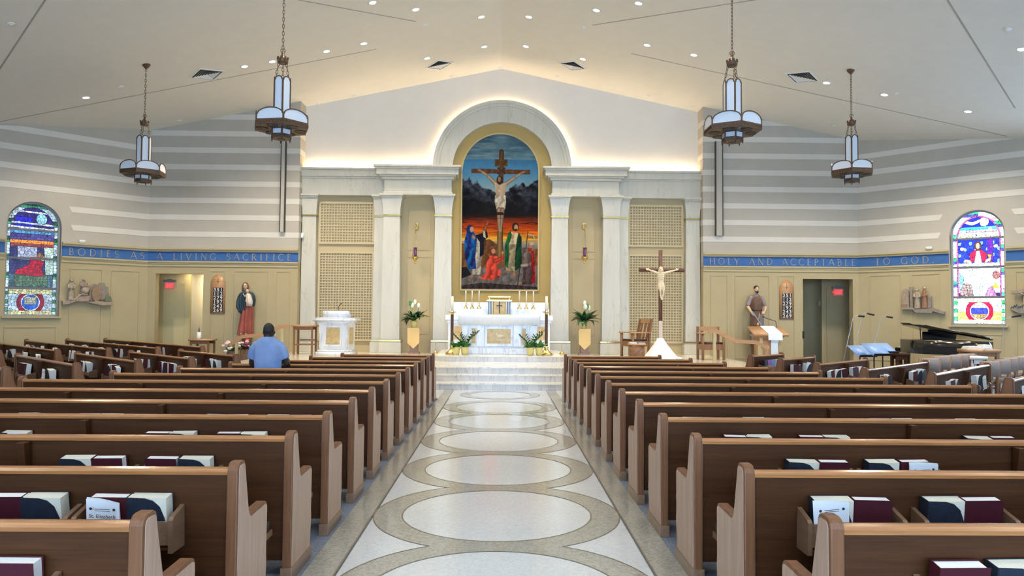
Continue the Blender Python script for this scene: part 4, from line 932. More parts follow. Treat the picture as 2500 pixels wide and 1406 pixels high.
# sanctuary lamps hanging in the niches
for u, sd in ((1015, 'left'), (1427, 'right')):
    x = at(u, 600, 23.3).x; Zx = lambda v_: at(u, v_, 23.2).z
    t = thing('sanctuary_lamp', 'hanging gold lamp with purple glass in the %s niche' % sd, 'lamp', (x, 23.2, Zx(625)), group='hanging sanctuary lamps')
    zb_ = Zx(625); zt_ = Zx(546)-zb_
    M().lathe([(.0, -.25), (.012, -.24), (.02, -.2), (.012, -.17), (.035, -.14), (.06, -.1), (.10, -.06), (.115, -.03), (.09, -.025), (.06, 0)], 14).build('bowl', 'gold', t, smooth=True)
    M().lathe([(.04, -.03), (.048, 0), (.05, .22), (.05, .27), (.044, .27), (.042, 0)], 14).build('glass_cylinder', 'amethyst', t, smooth=True)
    M().ell((0, -.052, .06), (.008, .004, .012), 8, 6).build('flame', 'red_glow', t)
    for k in range(3):
        a = 2.1*k+.5
        mm = M(); p0 = Vector((math.cos(a)*.11, math.sin(a)*.11, -.04)); p1 = Vector((0, 0, zt_-.12))
        for j in range(24):
            q0, q1 = p0.lerp(p1, j/24), p0.lerp(p1, (j+1.1)/24); mm.tube([q0, q1], .006 if j % 2 else .003, 5)
        mm.build('chain', 'gold', t)
    M().lathe([(.012, zt_-.14), (.035, zt_-.12), (.02, zt_-.06), (.004, zt_-.03)], 10).build('crown', 'gold', t, smooth=True)
    M().tube([(0, 0, zt_-.04), (0, .02, zt_), (0, .14, zt_+.03), (0, .3, zt_-.05)], .012, 6).box(-.04, .04, .28, .32, zt_-.14, zt_+.06).build('bracket', 'gold', t)
# ------------------------------------------------------------------ pews
EP = [(0, .03), (0, .868), (.007, .888), (.022, .901), (.04, .906), (.082, .906), (.10, .898), (.110, .88), (.116, .855), (.168, .66), (.178, .632), (.20, .612), (.43, .618), (.455, .61), (.468, .59), (.47, .56), (.465, .33), (.474, .28), (.468, .22), (.455, .16), (.45, .03)]
EPS = [(0, .03), (0, .868), (.007, .888), (.022, .901), (.04, .906), (.082, .906), (.10, .895), (.112, .86), (.15, .70), (.20, .56), (.27, .485), (.36, .455), (.44, .45), (.46, .43), (.46, .03)]
def inset(P, d):
    out = []; n = len(P)
    for i in range(n):
        a, b, c = Vector(P[i-1]), Vector(P[i]), Vector(P[(i+1) % n])
        e1, e2 = (b-a).normalized(), (c-b).normalized(); n1, n2 = Vector((e1.y, -e1.x)), Vector((e2.y, -e2.x)); m = n1+n2
        m = m/max(.4, m.dot(n1)) if m.length > 1e-6 else n1
        out.append(tuple(b+m*d))
    return out
def end_meshes(P, fm='oak_end'):
    e = M().prism(P, 'x', -.026, .026).mesh('edge', 'oak_edge'); f = M().prism(inset(P, .016), 'x', -.030, .030).mesh('face', fm)
    pl = M().box(-.036, .036, -.012, P[-1][0]+.012, 0, .085).mesh('plinth', 'oak_plinth'); return e, f, pl
ENDS = {'arm': end_meshes(EP), 'scoop': end_meshes(EPS), 'side': end_meshes(EPS, 'oak_side')}
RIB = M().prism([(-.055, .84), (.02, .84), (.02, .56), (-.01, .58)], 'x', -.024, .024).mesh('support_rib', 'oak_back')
def pew(name, label, loc, rz, L, ea, eb, racks=(), ribs=(), group=None, kneel=True, rh=.645):
    t = thing(name, label, 'pew', loc, rz, group)
    for s, e in ((-1, ea), (1, eb)):
        ed, fc, pl = ENDS[e]; o = link('end_panel', ed, t, .006, (s*(L/2-.03), 0, 0)); f = link('face_veneer', fc, o); g = link('plinth', pl, o, .004)
    a, b = -L/2+.05, L/2-.05
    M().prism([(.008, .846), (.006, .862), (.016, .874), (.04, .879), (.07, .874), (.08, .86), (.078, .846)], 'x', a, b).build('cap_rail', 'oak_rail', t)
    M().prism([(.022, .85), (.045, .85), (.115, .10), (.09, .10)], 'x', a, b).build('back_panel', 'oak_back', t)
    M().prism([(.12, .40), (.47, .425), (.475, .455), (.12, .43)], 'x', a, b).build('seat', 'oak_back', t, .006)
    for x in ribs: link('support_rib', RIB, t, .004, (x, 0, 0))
    for x0, x1 in racks:
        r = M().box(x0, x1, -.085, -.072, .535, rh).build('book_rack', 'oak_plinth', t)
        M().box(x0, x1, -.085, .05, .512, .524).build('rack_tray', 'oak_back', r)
        for x in (x0, x1): M().prism([(.04, .50), (-.092, .50), (-.10, rh+.01), (-.085, rh+.023), (.03, rh+.055)], 'x', x-.011, x+.011).build('rack_bracket', 'oak_plinth', r)
    if kneel:
        k = M().box(a+.05, b-.05, -.20, -.06, .30, .335).build('kneeler', 'oak_plinth', t); M().box(a+.06, b-.06, -.195, -.065, .335, .385).build('pad', 'kneeler_pad', k, .012)
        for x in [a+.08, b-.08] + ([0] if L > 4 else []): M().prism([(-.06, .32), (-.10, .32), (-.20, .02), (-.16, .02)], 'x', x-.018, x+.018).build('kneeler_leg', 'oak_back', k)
    return t
# books, standing in the racks behind the pews
def book_meshes():
    B = {}
    def bk(key, w, h, d): 
        c = M().box(0, w, 0, .003, 0, h).box(0, w, d-.003, d, 0, h).box(-.003, .001, 0, d, 0, h); B[key] = (c.mesh('cover', 'cover_maroon'), M().box(.002, w-.003, .003, d-.003, .004, h-.004).mesh('pages', 'paper'))
    bk('M', .182, .235, .078)
    w, h, d = .182, .225, .062
    c = M().box(0, w, 0, .003, 0, h).box(0, w, d-.003, d, 0, h).box(-.003, .001, 0, d, 0, h)
    B['m'] = (c.mesh('cover', 'cover_maroon'), M().box(.002, w-.006, .003, d-.003, .004, h-.006).mesh('pages', 'paper'))
    w, h, d = .19, .222, .070
    cut = [(0, 0), (w, 0), (w*.985, h*.25), (w*.93, h*.55), (w*.82, h*.80), (w*.66, h*.93), (w*.45, h*.985), (0, h)]
    c = M().prism(cut, 'y', -.004, 0); c.box(-.003, .001, -.002, d, 0, h); c.box(0, w, d-.002, d, 0, h)
    B['n'] = (c.mesh('cover', 'cover_navy'), M().box(.001, w-.004, 0, d-.002, .002, h-.003).mesh('pages', 'paper_cream'))
    w, h, d = .19, .23, .085; cut = [(0, 0), (w, 0), (w*.95, h*.25), (w*.8, h*.55), (w*.6, h*.80), (w*.4, h*.93), (0, h)]
    c = M().prism(cut, 'y', -.004, 0); c.box(-.003, .001, -.002, d, 0, h); c.box(0, w, d-.002, d, 0, h)
    B['N'] = (c.mesh('cover', 'cover_navy'), M().box(.001, w-.002, 0, d-.002, .002, h-.002).mesh('pages', 'paper'))
    w, h = .165, .21
    mm = M(); v = []
    for i in range(9):
        x = w*i/8; bend = .008*math.sin(i*.5); 
        for z in (0, h*.5, h): v.append((x, bend-.012*(z/h)**2*(i/8), z-(.012*(i/8) if z == h else 0)))
    mm.add(v, [(i*3+j, i*3+3+j, i*3+4+j, i*3+1+j) for i in range(8) for j in range(2)])
    back = M().add([(p[0], p[1]+.006, p[2]+.006) for p in v], [(i*3+j, i*3+3+j, i*3+4+j, i*3+1+j) for i in range(8) for j in range(2)])
    ink = M()
    for x in (.028, .138):
        ink.prism(arc(x, h*.80, .007, .007, 0, 360, 8)[:-1], 'y', -.0135, -.013)
    for z in (h*.80, h*.76): ink.box(.048, .118, -.0135, -.013, z-.0012, z+.0012)
    B['b'] = (mm.mesh('front_leaf', 'bulletin', True), back.mesh('inner_leaves', 'paper', True), ink.mesh('print', 'ink')); return B
BK = book_meshes()
KN = {'m': 'maroon hymnal', 'n': 'navy softcover missal', 'b': 'white folded bulletin'}
def book(kind, label, loc, rz, group, tilt=.13, roll=0, thick=False, flip=False):
    t = thing({'m': 'hymnal', 'n': 'missal', 'b': 'bulletin'}[kind], label, 'book' if kind != 'b' else 'bulletin', loc, 0, group); t.rotation_euler = (-tilt, roll, rz)
    for n_, me in zip(('cover', 'pages', 'print') if kind != 'b' else ('front_leaf', 'inner_leaves', 'print'), BK[kind.upper() if thick and kind != 'b' else kind]): link(n_, me, t)
    if flip: t.scale = (-1, 1, 1); t.location = Vector(loc)+Vector((math.cos(rz), math.sin(rz), 0))*.19
    return t
def rowY(k): return 14.025-.9455*k
AX = {-1: -1.27, 1: 1.19}
FARX = [3.05, 3.4, 3.72, 4.12, 4.48, 4.9, 5.42, 5.9, 6.4, 6.9, 7.4, 7.9, 8.4]
BOOKS = {-1: {12: 'm-1.72', 11: 'm-2.355 n-2.18 m-1.865 b-1.88 n-1.685', 10: 'n-2.555 m-2.365 m-2.05 n-1.85', 9: 'b-3.50 n-3.55 m-2.51 n-2.335 m-1.99 n-1.815', 8: 'n-4.07 m-3.9 m-3.54 n-3.36 n-2.455 m-2.27 n-1.93 m-1.73', 7: 'b-3.19'},
         1: {12: 'm1.645 n1.865', 11: 'n1.615 b1.60 m1.80 n2.165 m2.345', 10: 'n1.855 m2.04 n2.35 m2.55 b2.585', 9: 'm1.74 n1.915 m2.305 n2.495 n3.55 m3.74', 8: 'n1.675 m1.855 n2.21 m2.395 m3.32 n3.52 m3.885 n4.08'}}
RIBS = {-1: {9: [-3.06], 8: [-2.93], 7: [-2.78, -4.3], 6: [-2.66, -4.03], 5: [-3.13], 4: [-2.96]}, 1: {10: [3.21], 9: [3.07], 8: [2.89], 7: [2.75, 4.32], 6: [2.62, 4.03], 5: [3.11]}}
SD = {-1: 'left', 1: 'right'}
for sd in (-1, 1):
    for k in range(13):
        x0 = AX[sd]; x1 = sd*FARX[k]; xm = (x0+x1)/2; L = abs(x1-x0); Y = rowY(k)
        bl = [(q[0], float(q[1:])) for q in BOOKS[sd].get(k, '').split()]
        xs = sorted(x for c, x in bl); grp = []
        for x in xs:
            if grp and x-grp[-1][1] < .24: grp[-1][1] = x
            else: grp.append([x, x])
        racks = [(a-.125-xm, b+.135-xm) for a, b in grp] or [(sd*1.5-sd*.0-xm+min(0, sd*.45), sd*1.5-xm+max(0, sd*.45))]
        pew('pew', 'long oak pew on the %s of the aisle, %s row from the altar steps' % (SD[sd], ORD[k]), (xm, Y, 0), 0, L, 'arm' if sd > 0 else 'scoop', 'arm' if sd < 0 else 'scoop', racks, [r-xm for r in RIBS[sd].get(k, [sd*2.9] if FARX[k] > 3.6 else [])], 'pews flanking the centre aisle')
        nb = {}
        for c, x in sorted(bl, key=lambda q: abs(q[1])):
            nb[c] = nb.get(c, 0)+1; w = {'m': .182, 'n': .19, 'b': .165}[c]
            lab = '%s, %s from the aisle, racked behind the %s pew on the %s' % (KN[c], NTH[nb[c]-1], ORD[k], SD[sd])
            book(c, lab, (x-w/2, Y-(.024 if c != 'b' else .052), .532 if c != 'b' else .545), random.uniform(-.04, .04), 'books in the %s centre pew racks' % SD[sd], -random.uniform(.14, .20) if c != 'b' else -.16, random.uniform(-.02, .02) if c != 'b' else random.uniform(-.12, .12))
# lettering on the bulletin in the near left rack
b0 = [o for o in bpy.data.objects if o.get('label', '').startswith('white folded bulletin, first from the aisle, racked behind the twelfth pew on the left')][0]
text('lettering', 'St. Elizabeth', .026, 'ink', b0, (.082, -.0125, .124), 0, .0003)
# angled side pews
rb = random.Random(11)
def side(sg, p, qa, qb, label, key, nracks, perb):
    ax = Vector((q7, sg*q7, 0)); ay = Vector((-sg*q7, q7, 0)); qm = (qa+qb)/2; L = abs(qb-qa)
    if sg < 0: loc = Vector(((p+qm)*q7, (p-qm)*q7, 0))
    else: loc = Vector(((qm-p)*q7, (qm+p)*q7, 0))
    rz = sg*math.pi/4
    racks, items = [], []
    for i in range(nracks):
        c = -L/2+.2+(L-.4)*(i+.5)/nracks; w = min(.72, (L-.5)/nracks*.82); racks.append((c-w/2, c+w/2))
        n = rb.choice(perb); x = c-w/2+.03
        for j in range(n):
            k = rb.choice('nmnnmb'); wd = {'m': .182, 'n': .19, 'b': .165}[k]
            if x+wd > c+w/2+.04: break
            items.append((k, x)); x += wd*rb.uniform(.62, .92)
    pew('angled_pew', label, loc, rz, L, 'side', 'side', racks, [r for r in ([0] if L < 5 else [-L/6, L/6])], 'angled pews at the sides', True, .585)
    cnt = {}
    for k, x in items:
        cnt[k] = cnt.get(k, 0)+1
        q = loc+ax*x-ay*(.086 if k == 'b' else .066); lab = '%s, %s from the wall, behind %s' % (KN[k], NTH[cnt[k]-1] if cnt[k] <= 13 else 'last', key) if sg < 0 else '%s, %s from the centre, behind %s' % (KN[k], NTH[cnt[k]-1], key)
        book(k, lab, (q.x, q.y, .535), rz+rb.uniform(-.22, .22), 'books in the angled pew racks', rb.uniform(-.05, .12), rb.uniform(-.16, .16), True, sg > 0)
for i, (p, qa) in enumerate(((7.05, -23.3), (6.08, -23.3), (5.1, -23.3), (4.17, -23.3), (3.2, -23.3))):
    side(-1, p, qa, -16.65, 'long angled oak pew along the left wall, %s from its front' % ORD[i], '%s pew by the left wall' % ORD[i], 5, (2, 3))
for i, (p, qb) in enumerate(((6.05, -12.86), (5.1, -12.5), (4.17, -12.25), (3.23, -11.95), (2.3, -11.6))):
    side(-1, p, -15.4, qb, 'short angled oak pew left of the centre block, %s from its front' % ORD[i], '%s short pew at left' % ORD[i], 2, (3, 4))
for i, (p, qa, qb) in enumerate(((5.85, 13.1, 14.6), (4.85, 12.25, 14.6), (3.85, 11.5, 14.65), (2.9, 11.3, 14.6), (1.95, 11.0, 14.6))):
    side(1, p, qa, qb, 'angled oak pew before the choir area at right, %s from its front' % NTH[i], '%s choir-side pew' % NTH[i], 2, (2, 3, 4))
# front modesty pew at the right with coloured binders in its rack
pp, qa, qb = 6.75, 13.75, 15.2
loc = Vector((((qa+qb)/2-pp)*q7, ((qa+qb)/2+pp)*q7, 0))
pew('angled_pew', 'short front pew with coloured binders in its rack, below the ambo', loc, math.pi/4, qb-qa, 'side', 'side', [(-.42, .42)], [], 'angled pews at the sides', False)
for i, (c, nm) in enumerate((((.012, .012, .03), 'black'), ((.20, .08, .28), 'purple'), ((.10, .16, .38), 'blue'), ((.22, .24, .32), 'grey'), ((.42, .52, .72), 'pale blue'))):
    mat('binder_%d' % i, c, rough=.4); q = loc+Vector((q7, q7, 0))*(-.36+.15*i)-Vector((-q7, q7, 0))*.06
    t = thing('binder', '%s binder in the rack of the front pew below the ambo' % nm, 'binder', (q.x, q.y, .53), math.pi/4, 'choir binders')
    M().box(0, .135, -.012, 0, 0, .25).box(0, .135, .04, .045, 0, .25).box(-.003, .002, -.012, .045, 0, .25).build('cover', 'binder_%d' % i, t); M().box(.004, .128, 0, .04, .004, .243).build('pages', 'paper', t)
# ------------------------------------------------------------------ ceiling fittings
def slope_rot(x): return (0, math.atan(SL) if x > RX else -math.atan(SL), 0)
LT = [(910, 6), (1015, 23), (1175, 41), (1291, 41), (1456, 25), (1559, 8), (888, 106), (797, 125), (665, 150), (597, 162), (210, 238), (1043, 142), (1182, 114), (1284, 113), (1423, 144), (1580, 110), (1694, 134), (2018, 202), (2159, 231), (2363, 272), (2495, 120)]
ring = M().lathe([(.10, 0), (.105, -.012), (.088, -.014), (.08, -.002)], 20, cap=False).mesh('trim_ring', 'trim_white', True); lens = M().lathe([(.0001, -.004), (.08, -.004), (.08, 0), (.0001, 0)], 20).mesh('lens', 'light_lens')
def downlight(p, label, W_, aim=None, cone=130, color=WARM):
    if label:
        t = thing('recessed_downlight', label, 'light', p, 0, 'recessed ceiling downlights'); link('trim_ring', ring, t); link('lens', lens, t)
    else:
        t = link('unseen_downlight_trim', ring, ce, loc=p); link('unseen_downlight_lens', lens, t)
    t.rotation_euler = slope_rot(p.x)
    l = bpy.data.lights.new('bulb', 'SPOT'); l.energy = W_; l.color = color; l.spot_size = math.radians(cone); l.spot_blend = .7; l.shadow_soft_size = .09
    o = bpy.data.objects.new('bulb', l); COL.objects.link(o); o.parent = t; o.location = (0, 0, -.03)
    d = (Vector(aim)-p) if aim else Vector((0, 0, -1)); e = d.to_track_quat('-Z', 'Y').to_matrix()
    o.rotation_euler = (Matrix.Rotation(t.rotation_euler[1], 3, 'Y').inverted() @ e).to_euler()
LN = ['leftmost in the top row', 'second from left in the top row', 'third from left in the top row', 'third from right in the top row', 'second from right in the top row', 'rightmost in the top row', 'nearest the ridge on the left long row', 'second from the ridge on the left long row', 'third from the ridge, beside the left pendant', 'fourth from the ridge, beside the left vent', 'outermost on the left long row',
      'left of the ridge beside the left front vent', 'left of the pair over the altar', 'right of the pair over the altar', 'right of the ridge beside the right front vent', 'nearest the ridge on the right long row', 'second from the ridge on the right long row', 'third from the ridge beside the right vent', 'fourth from the ridge on the right long row', 'outermost on the right long row', 'at the far right edge of the ceiling']
for i, (u, v) in enumerate(LT):
    p = onceil(u, v)
    if i in (1, 4): downlight(p, 'recessed downlight ' + LN[i], SANCT_W, (0, 20.2, 1.2), 38)
    elif i in (2, 3): downlight(p, 'recessed downlight ' + LN[i], SANCT_W*1.6, (0, 23.0, 3.0), 45)
    elif i in (0, 5): downlight(p, 'recessed downlight ' + LN[i], SANCT_W, ((-4.5 if i == 0 else 4.5), 22.5, 1.8), 50)
    elif i in (6, 15): downlight(p, 'recessed downlight ' + LN[i], SANCT_W, ((-2.6 if i == 6 else 2.6), 23.2, 2.8), 50)
    elif i in (11, 12, 13, 14): downlight(p, 'recessed downlight ' + LN[i], DOWN_W*.5, None, 100)
    else: downlight(p, 'recessed downlight ' + LN[i], DOWN_W)
for y in (13.2, 9.0, 4.6, 0, -5):           # unseen fittings added to light the nave, above and behind the camera
    for x in (-12, -7.5, -2.8, 2.8, 7.5, 12):
        downlight(Vector((x, y, zc(x))), None, DOWN_W*(.9 if y > 10 else .4), None, 140)
def vent(u, v, label, sz):
    p = onceil(u, v); t = thing('ceiling_vent', label, 'vent', p, 0, 'square ceiling vents'); t.rotation_euler = (0, slope_rot(p.x)[1], math.pi/4*0)
    b = M(Matrix.Rotation(math.pi/4, 4, 'Z')); b.box(-sz, sz, -sz, sz, -.004, 0).build('backing', 'dark_grey', t)
    M(Matrix.Rotation(math.pi/4, 4, 'Z')).box(-sz-.04, sz+.04, -sz-.04, -sz, -.02, 0).box(-sz-.04, sz+.04, sz, sz+.04, -.02, 0).box(-sz-.04, -sz, -sz, sz, -.02, 0).box(sz, sz+.04, -sz, sz, -.02, 0).build('vent_frame', 'trim_white', t)
    R4 = Matrix.Rotation(math.pi/4, 4, 'Z')
    for q in range(4):
        for i in range(5):
            a = sz*(i+.6)/5.4; mm = M(R4 @ Matrix.Rotation(q*math.pi/2, 4, 'Z'))
            mm.add([(-a, a, -.024), (a, a, -.024), (a-.028, a-.03, -.004), (-a+.028, a-.03, -.004)], [(0, 1, 2, 3)]); o = mm.build('slat', 'trim_white', t)
vent(1073, 158, 'white louvred ceiling vent left of the roof ridge', .27); vent(1398, 160, 'white louvred ceiling vent right of the roof ridge', .27); vent(505, 181, 'white louvred ceiling vent over the left side', .30); vent(1959, 188, 'white louvred ceiling vent over the right side', .30)
# sprinklers / smoke heads
for i, (u, v) in enumerate(((27, 58), (295, 211), (438, 294), (1038, 60), (1425, 67), (1104, 185), (1361, 186), (777, 252), (1690, 260), (1223, 163), (2187, 227), (2035, 306), (2460, 71), (865, 233), (1583, 233))):
    p = onceil(u, v); t = thing('ceiling_sprinkler', 'small round white sprinkler cover, %s from the left on the ceiling' % NTH[(0, 1, 2, 5, 8, 6, 7, 3, 10, 12, 11, 9, 0, 4, 10)[i] % 13] if i not in (9, 12, 14, 8) else ('small white detector at the ridge above the arch', 'small white sprinkler cover by the right edge', 'small white sprinkler cover over the right of the arch', 'white detector at the right end of the sanctuary gable')[(9, 12, 14, 8).index(i)], 'sprinkler', p, 0, 'ceiling sprinklers and detectors'); t.rotation_euler = slope_rot(p.x)
    M().lathe([(.075, 0), (.07, -.012), (.05, -.018), (.0001, -.02)], 14).build('cover_plate', 'trim_white', t, smooth=True); M().lathe([(.03, -.016), (.03, -.035), (.0001, -.037)], 10).build('head', 'trim_white', t)
# ------------------------------------------------------------------ pendant lamps
def torus(mm, c, R, r, M3, n=10, k=5):
    pts = [Vector(c)+M3 @ Vector((R[0]*math.cos(2*math.pi*i/n), 0, R[1]*math.sin(2*math.pi*i/n))) for i in range(n+1)]
    mm.tube(pts, r, k)
def chain(mm, a, b, L, w, r):
    a, b = Vector(a), Vector(b); d = (b-a); n = max(2, int(d.length/(L*.78))); Q = Vector((0, 0, 1)).rotation_difference(d.normalized()).to_matrix()
    for i in range(n): torus(mm, a+d*((i+.5)/n), (w, L/2), r, Q @ Matrix.Rotation((i % 2)*math.pi/2+.4, 3, 'Z'))
def hexp(R, ph): return [(R*math.cos(ph+i*math.pi/3), R*math.sin(ph+i*math.pi/3)) for i in range(6)]
def lit_drum(t, R, za, zb_, rise, band, ph, nm):
    P = hexp(R, ph); fr = M(); w = .016
    for i in range(6):
        a, b = Vector(P[i]), Vector(P[(i+1) % 6]); d = b-a; L = d.length; e = d/L; n = Vector((e.y, -e.x))
        T = Matrix(((e.x, n.x, 0, a.x), (e.y, n.y, 0, a.y), (0, 0, 1, 0), (0, 0, 0, 1)))
        A = [(L-x_, z_) for x_, z_ in []]
        top = [(L/2+(L/2-w)*math.cos(math.radians(180-180*j/12)), zb_-rise+rise*math.sin(math.radians(180*j/12))) for j in range(13)]
        M(T).prism([(w, za+band)]+top+[(L-w, za+band)], 'y', -.006, .0).build(nm+'_glass', 'lamp_glass', t)
        f = M(T)
        if band: f.box(0, L, -.012, .006, za, za+band)
        else: f.box(0, L, -.012, .006, za, za+.012)
        f.box(-.004, w, -.012, .008, za, zb_-rise+.02); f.box(L-w, L+.004, -.012, .008, za, zb_-rise+.02)
        for j in range(12):
            p, q = top[j], top[j+1]; f.beam((p[0], -.002, p[1]), (q[0], -.002, q[1]), .02, .018, (0, 1, 0))
        if band > .06:
            k = int(L/.055)
            for j in range(k):
                x = L*(j+.5)/k; f.beam((x-.02, .008, za+band*.3), (x+.02, .008, za+band*.72), .006, .012, (0, 1, 0)); f.beam((x-.02, .008, za+band*.72), (x, .008, za+band*.72), .006, .010, (0, 1, 0))
        f.build(nm+'_frame', 'bronze', t)
def pendant(x, y, zbase, ph, label, sc=1.0):
    t = thing('pendant_lamp', label, 'lamp', (x, y, zbase), 0, 'hanging bronze and glass pendants')
    R, Rc = .52, .165; zd0, zd1, zt = .20, .50, 1.17
    lit_drum(t, R, zd0, zd1, .12, .10, ph, 'drum'); lit_drum(t, Rc, zd1-.12, zt, .07, 0, ph, 'shaft'); lit_drum(t, .19, .03, zd0, .0, .075, ph, 'lower')
    P = hexp(R-.005, ph); M().prism(P, 'z', zd0-.004, zd0+.006).build('bottom_plate', 'bronze', t); M().prism(hexp(R-.02, ph), 'z', zd1-.13, zd1-.12).build('top_plate', 'bronze_dark', t)
    for i in range(6):
        a = ph+(i+.5)*math.pi/3; c = (math.cos(a)*.335, math.sin(a)*.335, zd0-.012)
        M().lathe([(.0001, 0), (.098, 0), (.098, .003), (.0001, .003)], 20, c).build('downlight_hole', 'black', t); M().lathe([(.098, -.004), (.108, -.004), (.108, .003), (.098, .003)], 20, c, cap=False).build('hole_rim', 'bronze', t)
    M().prism(hexp(.185, ph), 'z', .026, .032).build('lower_plate', 'bronze', t); M().lathe([(.0001, 0), (.07, 0), (.07, .006)], 16, (0, 0, .02)).build('downlight_hole', 'black', t)
    for q in hexp(.185, ph): M().lathe([(.002, -.05), (.014, -.01), (.010, .03)], 6, (q[0], q[1], .03)).build('finial', 'bronze_dark', t)
    zr = zt+.30
    for q in range(3):
        a = ph+q*2*math.pi/3; mm = M(); chain(mm, (math.cos(a)*.15, math.sin(a)*.15, zt-.06), (math.cos(a)*.075, math.sin(a)*.075, zr), .085, .019, .0055); mm.build('support_chain', 'bronze', t)
    cr = M().lathe([(.085, zr-.03), (.098, zr-.01), (.10, zr+.05), (.085, zr+.055), (.06, zr+.07), (.035, zr+.12), (.022, zr+.15), (.028, zr+.165), (.018, zr+.185)], 16)
    for i in range(8):
        a = i*math.pi/4; cr.box(math.cos(a)*.095-.014, math.cos(a)*.095+.014, math.sin(a)*.095-.014, math.sin(a)*.095+.014, zr+.05, zr+.085)
    cr.build('crown', 'bronze', t); mm = M()
    for s in (-.018, .018): torus(mm, (s, 0, zr+.215), (.022, .035), .008, Matrix.Identity(3))
    mm.build('hook', 'bronze', t)
    zt2 = zc(x)-zbase; mm = M(); chain(mm, (0, 0, zr+.24), (0, 0, zt2-.09), .085, .019, .0055); mm.build('chain', 'bronze', t)
    M().lathe([(.015, zt2-.11), (.03, zt2-.09), (.06, zt2-.06), (.085, zt2-.03), (.095, zt2-.005), (.1, zt2+.015)], 16).build('canopy', 'bronze', t, smooth=True)
def hang(u, vb, Y, ph, label): p = at(u, vb, Y); pendant(p.x, Y, p.z, ph, label)
hang(686.5, 343, 13.6, math.radians(50), 'large near bronze and glass pendant lamp left of the arch'); hang(1788, 351, 13.4, math.radians(30.3), 'large near bronze and glass pendant lamp right of the arch')
hang(349, 448, 18.2, math.radians(38.7), 'far bronze and glass pendant lamp over the left side pews'); hang(2080, 447, 18.0, math.radians(4.5), 'far bronze and glass pendant lamp over the choir area')
# ------------------------------------------------------------------ wall fittings
for u0_, u1_, va, vb, sd in ((683, 698, 345, 566, 'left'), (1748, 1764, 345, 575, 'right')):
    a, b = at(u0_, vb, WY-.1), at(u1_, va, WY-.1); t = thing('column_speaker', 'tall slim grey line speaker on the striped %s wall' % sd, 'speaker', ((a.x+b.x)/2, WY-.12, a.z), 0, 'column speakers'); h = b.z-a.z; w = (b.x-a.x)/2
    M().box(-w+.015, w-.015, 0, .10, 0, h).build('body', 'wall_grey', t); 
    for s in (-1, 1): M().box(s*w-.011, s*w+.011, -.006, .11, 0, h).build('edge_strip', 'dark_grey', t)
def hymn_board(u, vt, vb, sd):
    Y = WY-.03; x = at(u, 720, Y).x; zb_, zt_ = at(u, vb, Y).z, at(u, vt, Y).z; h = zt_-zb_; w = .225
    t = thing('hymn_board', 'pointed-arch oak hymn board on the wall %s' % ('left of the statue of the mother and child' if sd == 'left' else 'right of the statue of the carpenter'), 'board', (x, Y, zb_), 0, 'hymn boards')
    R_ = (w*w+(h*.26)**2)/(2*w); hs = h*.74; th = math.asin(h*.26/R_)
    ogv = [(-w, 0), (w, 0)]+[(w-R_+R_*math.cos(th*i/8), hs+R_*math.sin(th*i/8)) for i in range(9)]
    ogv += [(-x_, z_) for x_, z_ in ogv[-2:1:-1]]
    M().prism(ogv, 'y', 0, .03).build('board', 'oak_light', t, .004)
    M().box(-.045, .045, -.004, 0, h*.80, h*.815).box(-.008, .008, -.004, 0, h*.74, h*.90).build('carved_cross', 'oak_chair', t)
    rows = ['351', '112', '279', '197', '243', '269']; zh = h*.62; rh = zh/6
    for i, r_ in enumerate(rows):
        z = h*.03+zh-rh*(i+1)
        for j, ch in enumerate(r_):
            cx = -.10+j*.10+.012; cd = M().box(cx-.048, cx+.048, -.006, 0, z+.004, z+rh-.004).build('number_card', 'black', t)
            text('digit', ch, rh*1.12, 'white_plastic', cd, (cx, -.0075, z+rh*.12), .003)
    for i in range(7): M().box(-.145, .17, -.012, 0, h*.03+rh*i-.004, h*.03+rh*i+.004).build('rail', 'oak_light', t)
hymn_board(531.5, 668, 765, 'left'); hymn_board(1920.5, 682, 779, 'right')
def exit_sign(p, label, arrow, rz=0):
    t = thing('exit_sign', label, 'sign', p, rz, 'exit signs')
    M().box(-.20, .20, -.02, .05, .10, .17).build('housing', 'grey_metal', t); M().box(-.07, .07, -.01, .04, .17, .20).build('bracket', 'grey_metal', t); M().box(-.16, .16, 0, .02, -.13, .10).build('face_plate', 'exit_face', t)
    text('lettering', 'EXIT', .20, 'exit_red', t, (0, -.004, -.085), .002, .002, .62)
    if arrow: M().prism([(-.20, -.01), (-.165, .03), (-.165, -.05)], 'y', -.006, 0).build('arrow', 'exit_red', t)
p = at(414, 696, 23.95); exit_sign(p, 'glowing red exit sign in the left doorway', False); p = at(2047, 712, 24.15); exit_sign(p, 'glowing red exit sign with arrow in the right doorway', True)
for p, sd in ((onL(201, 590, .03), 'left'), (onR(2268, 606, .03), 'right')):
    t = thing('wall_sensor', 'small white box on the %s wall above the blue band' % sd, 'sensor', p, -math.pi/4*(-1 if sd == 'left' else 1), 'white wall boxes'); M().box(-.08, .08, -.04, .03, -.045, .045).build('case', 'white_plastic', t, .008); M().box(-.05, .05, -.045, -.04, -.02, .02).build('lens_strip', 'exit_white', t)
p = Vector((9.455, 24.35, 1.72)); p = at(2002, 741, 24.9); t = thing('light_switch', 'white switch plate on the wall inside the right doorway', 'switch', (p.x, 25.29, at(2002, 741, 25.29).z)); t.location.x = at(2002, 741, 25.29).x; M().box(-.06, .06, -.012, .01, -.09, .09).build('plate', 'white_plastic', t, .004); M().box(-.015, .015, -.022, -.012, -.03, .03).build('rocker', 'exit_white', t)
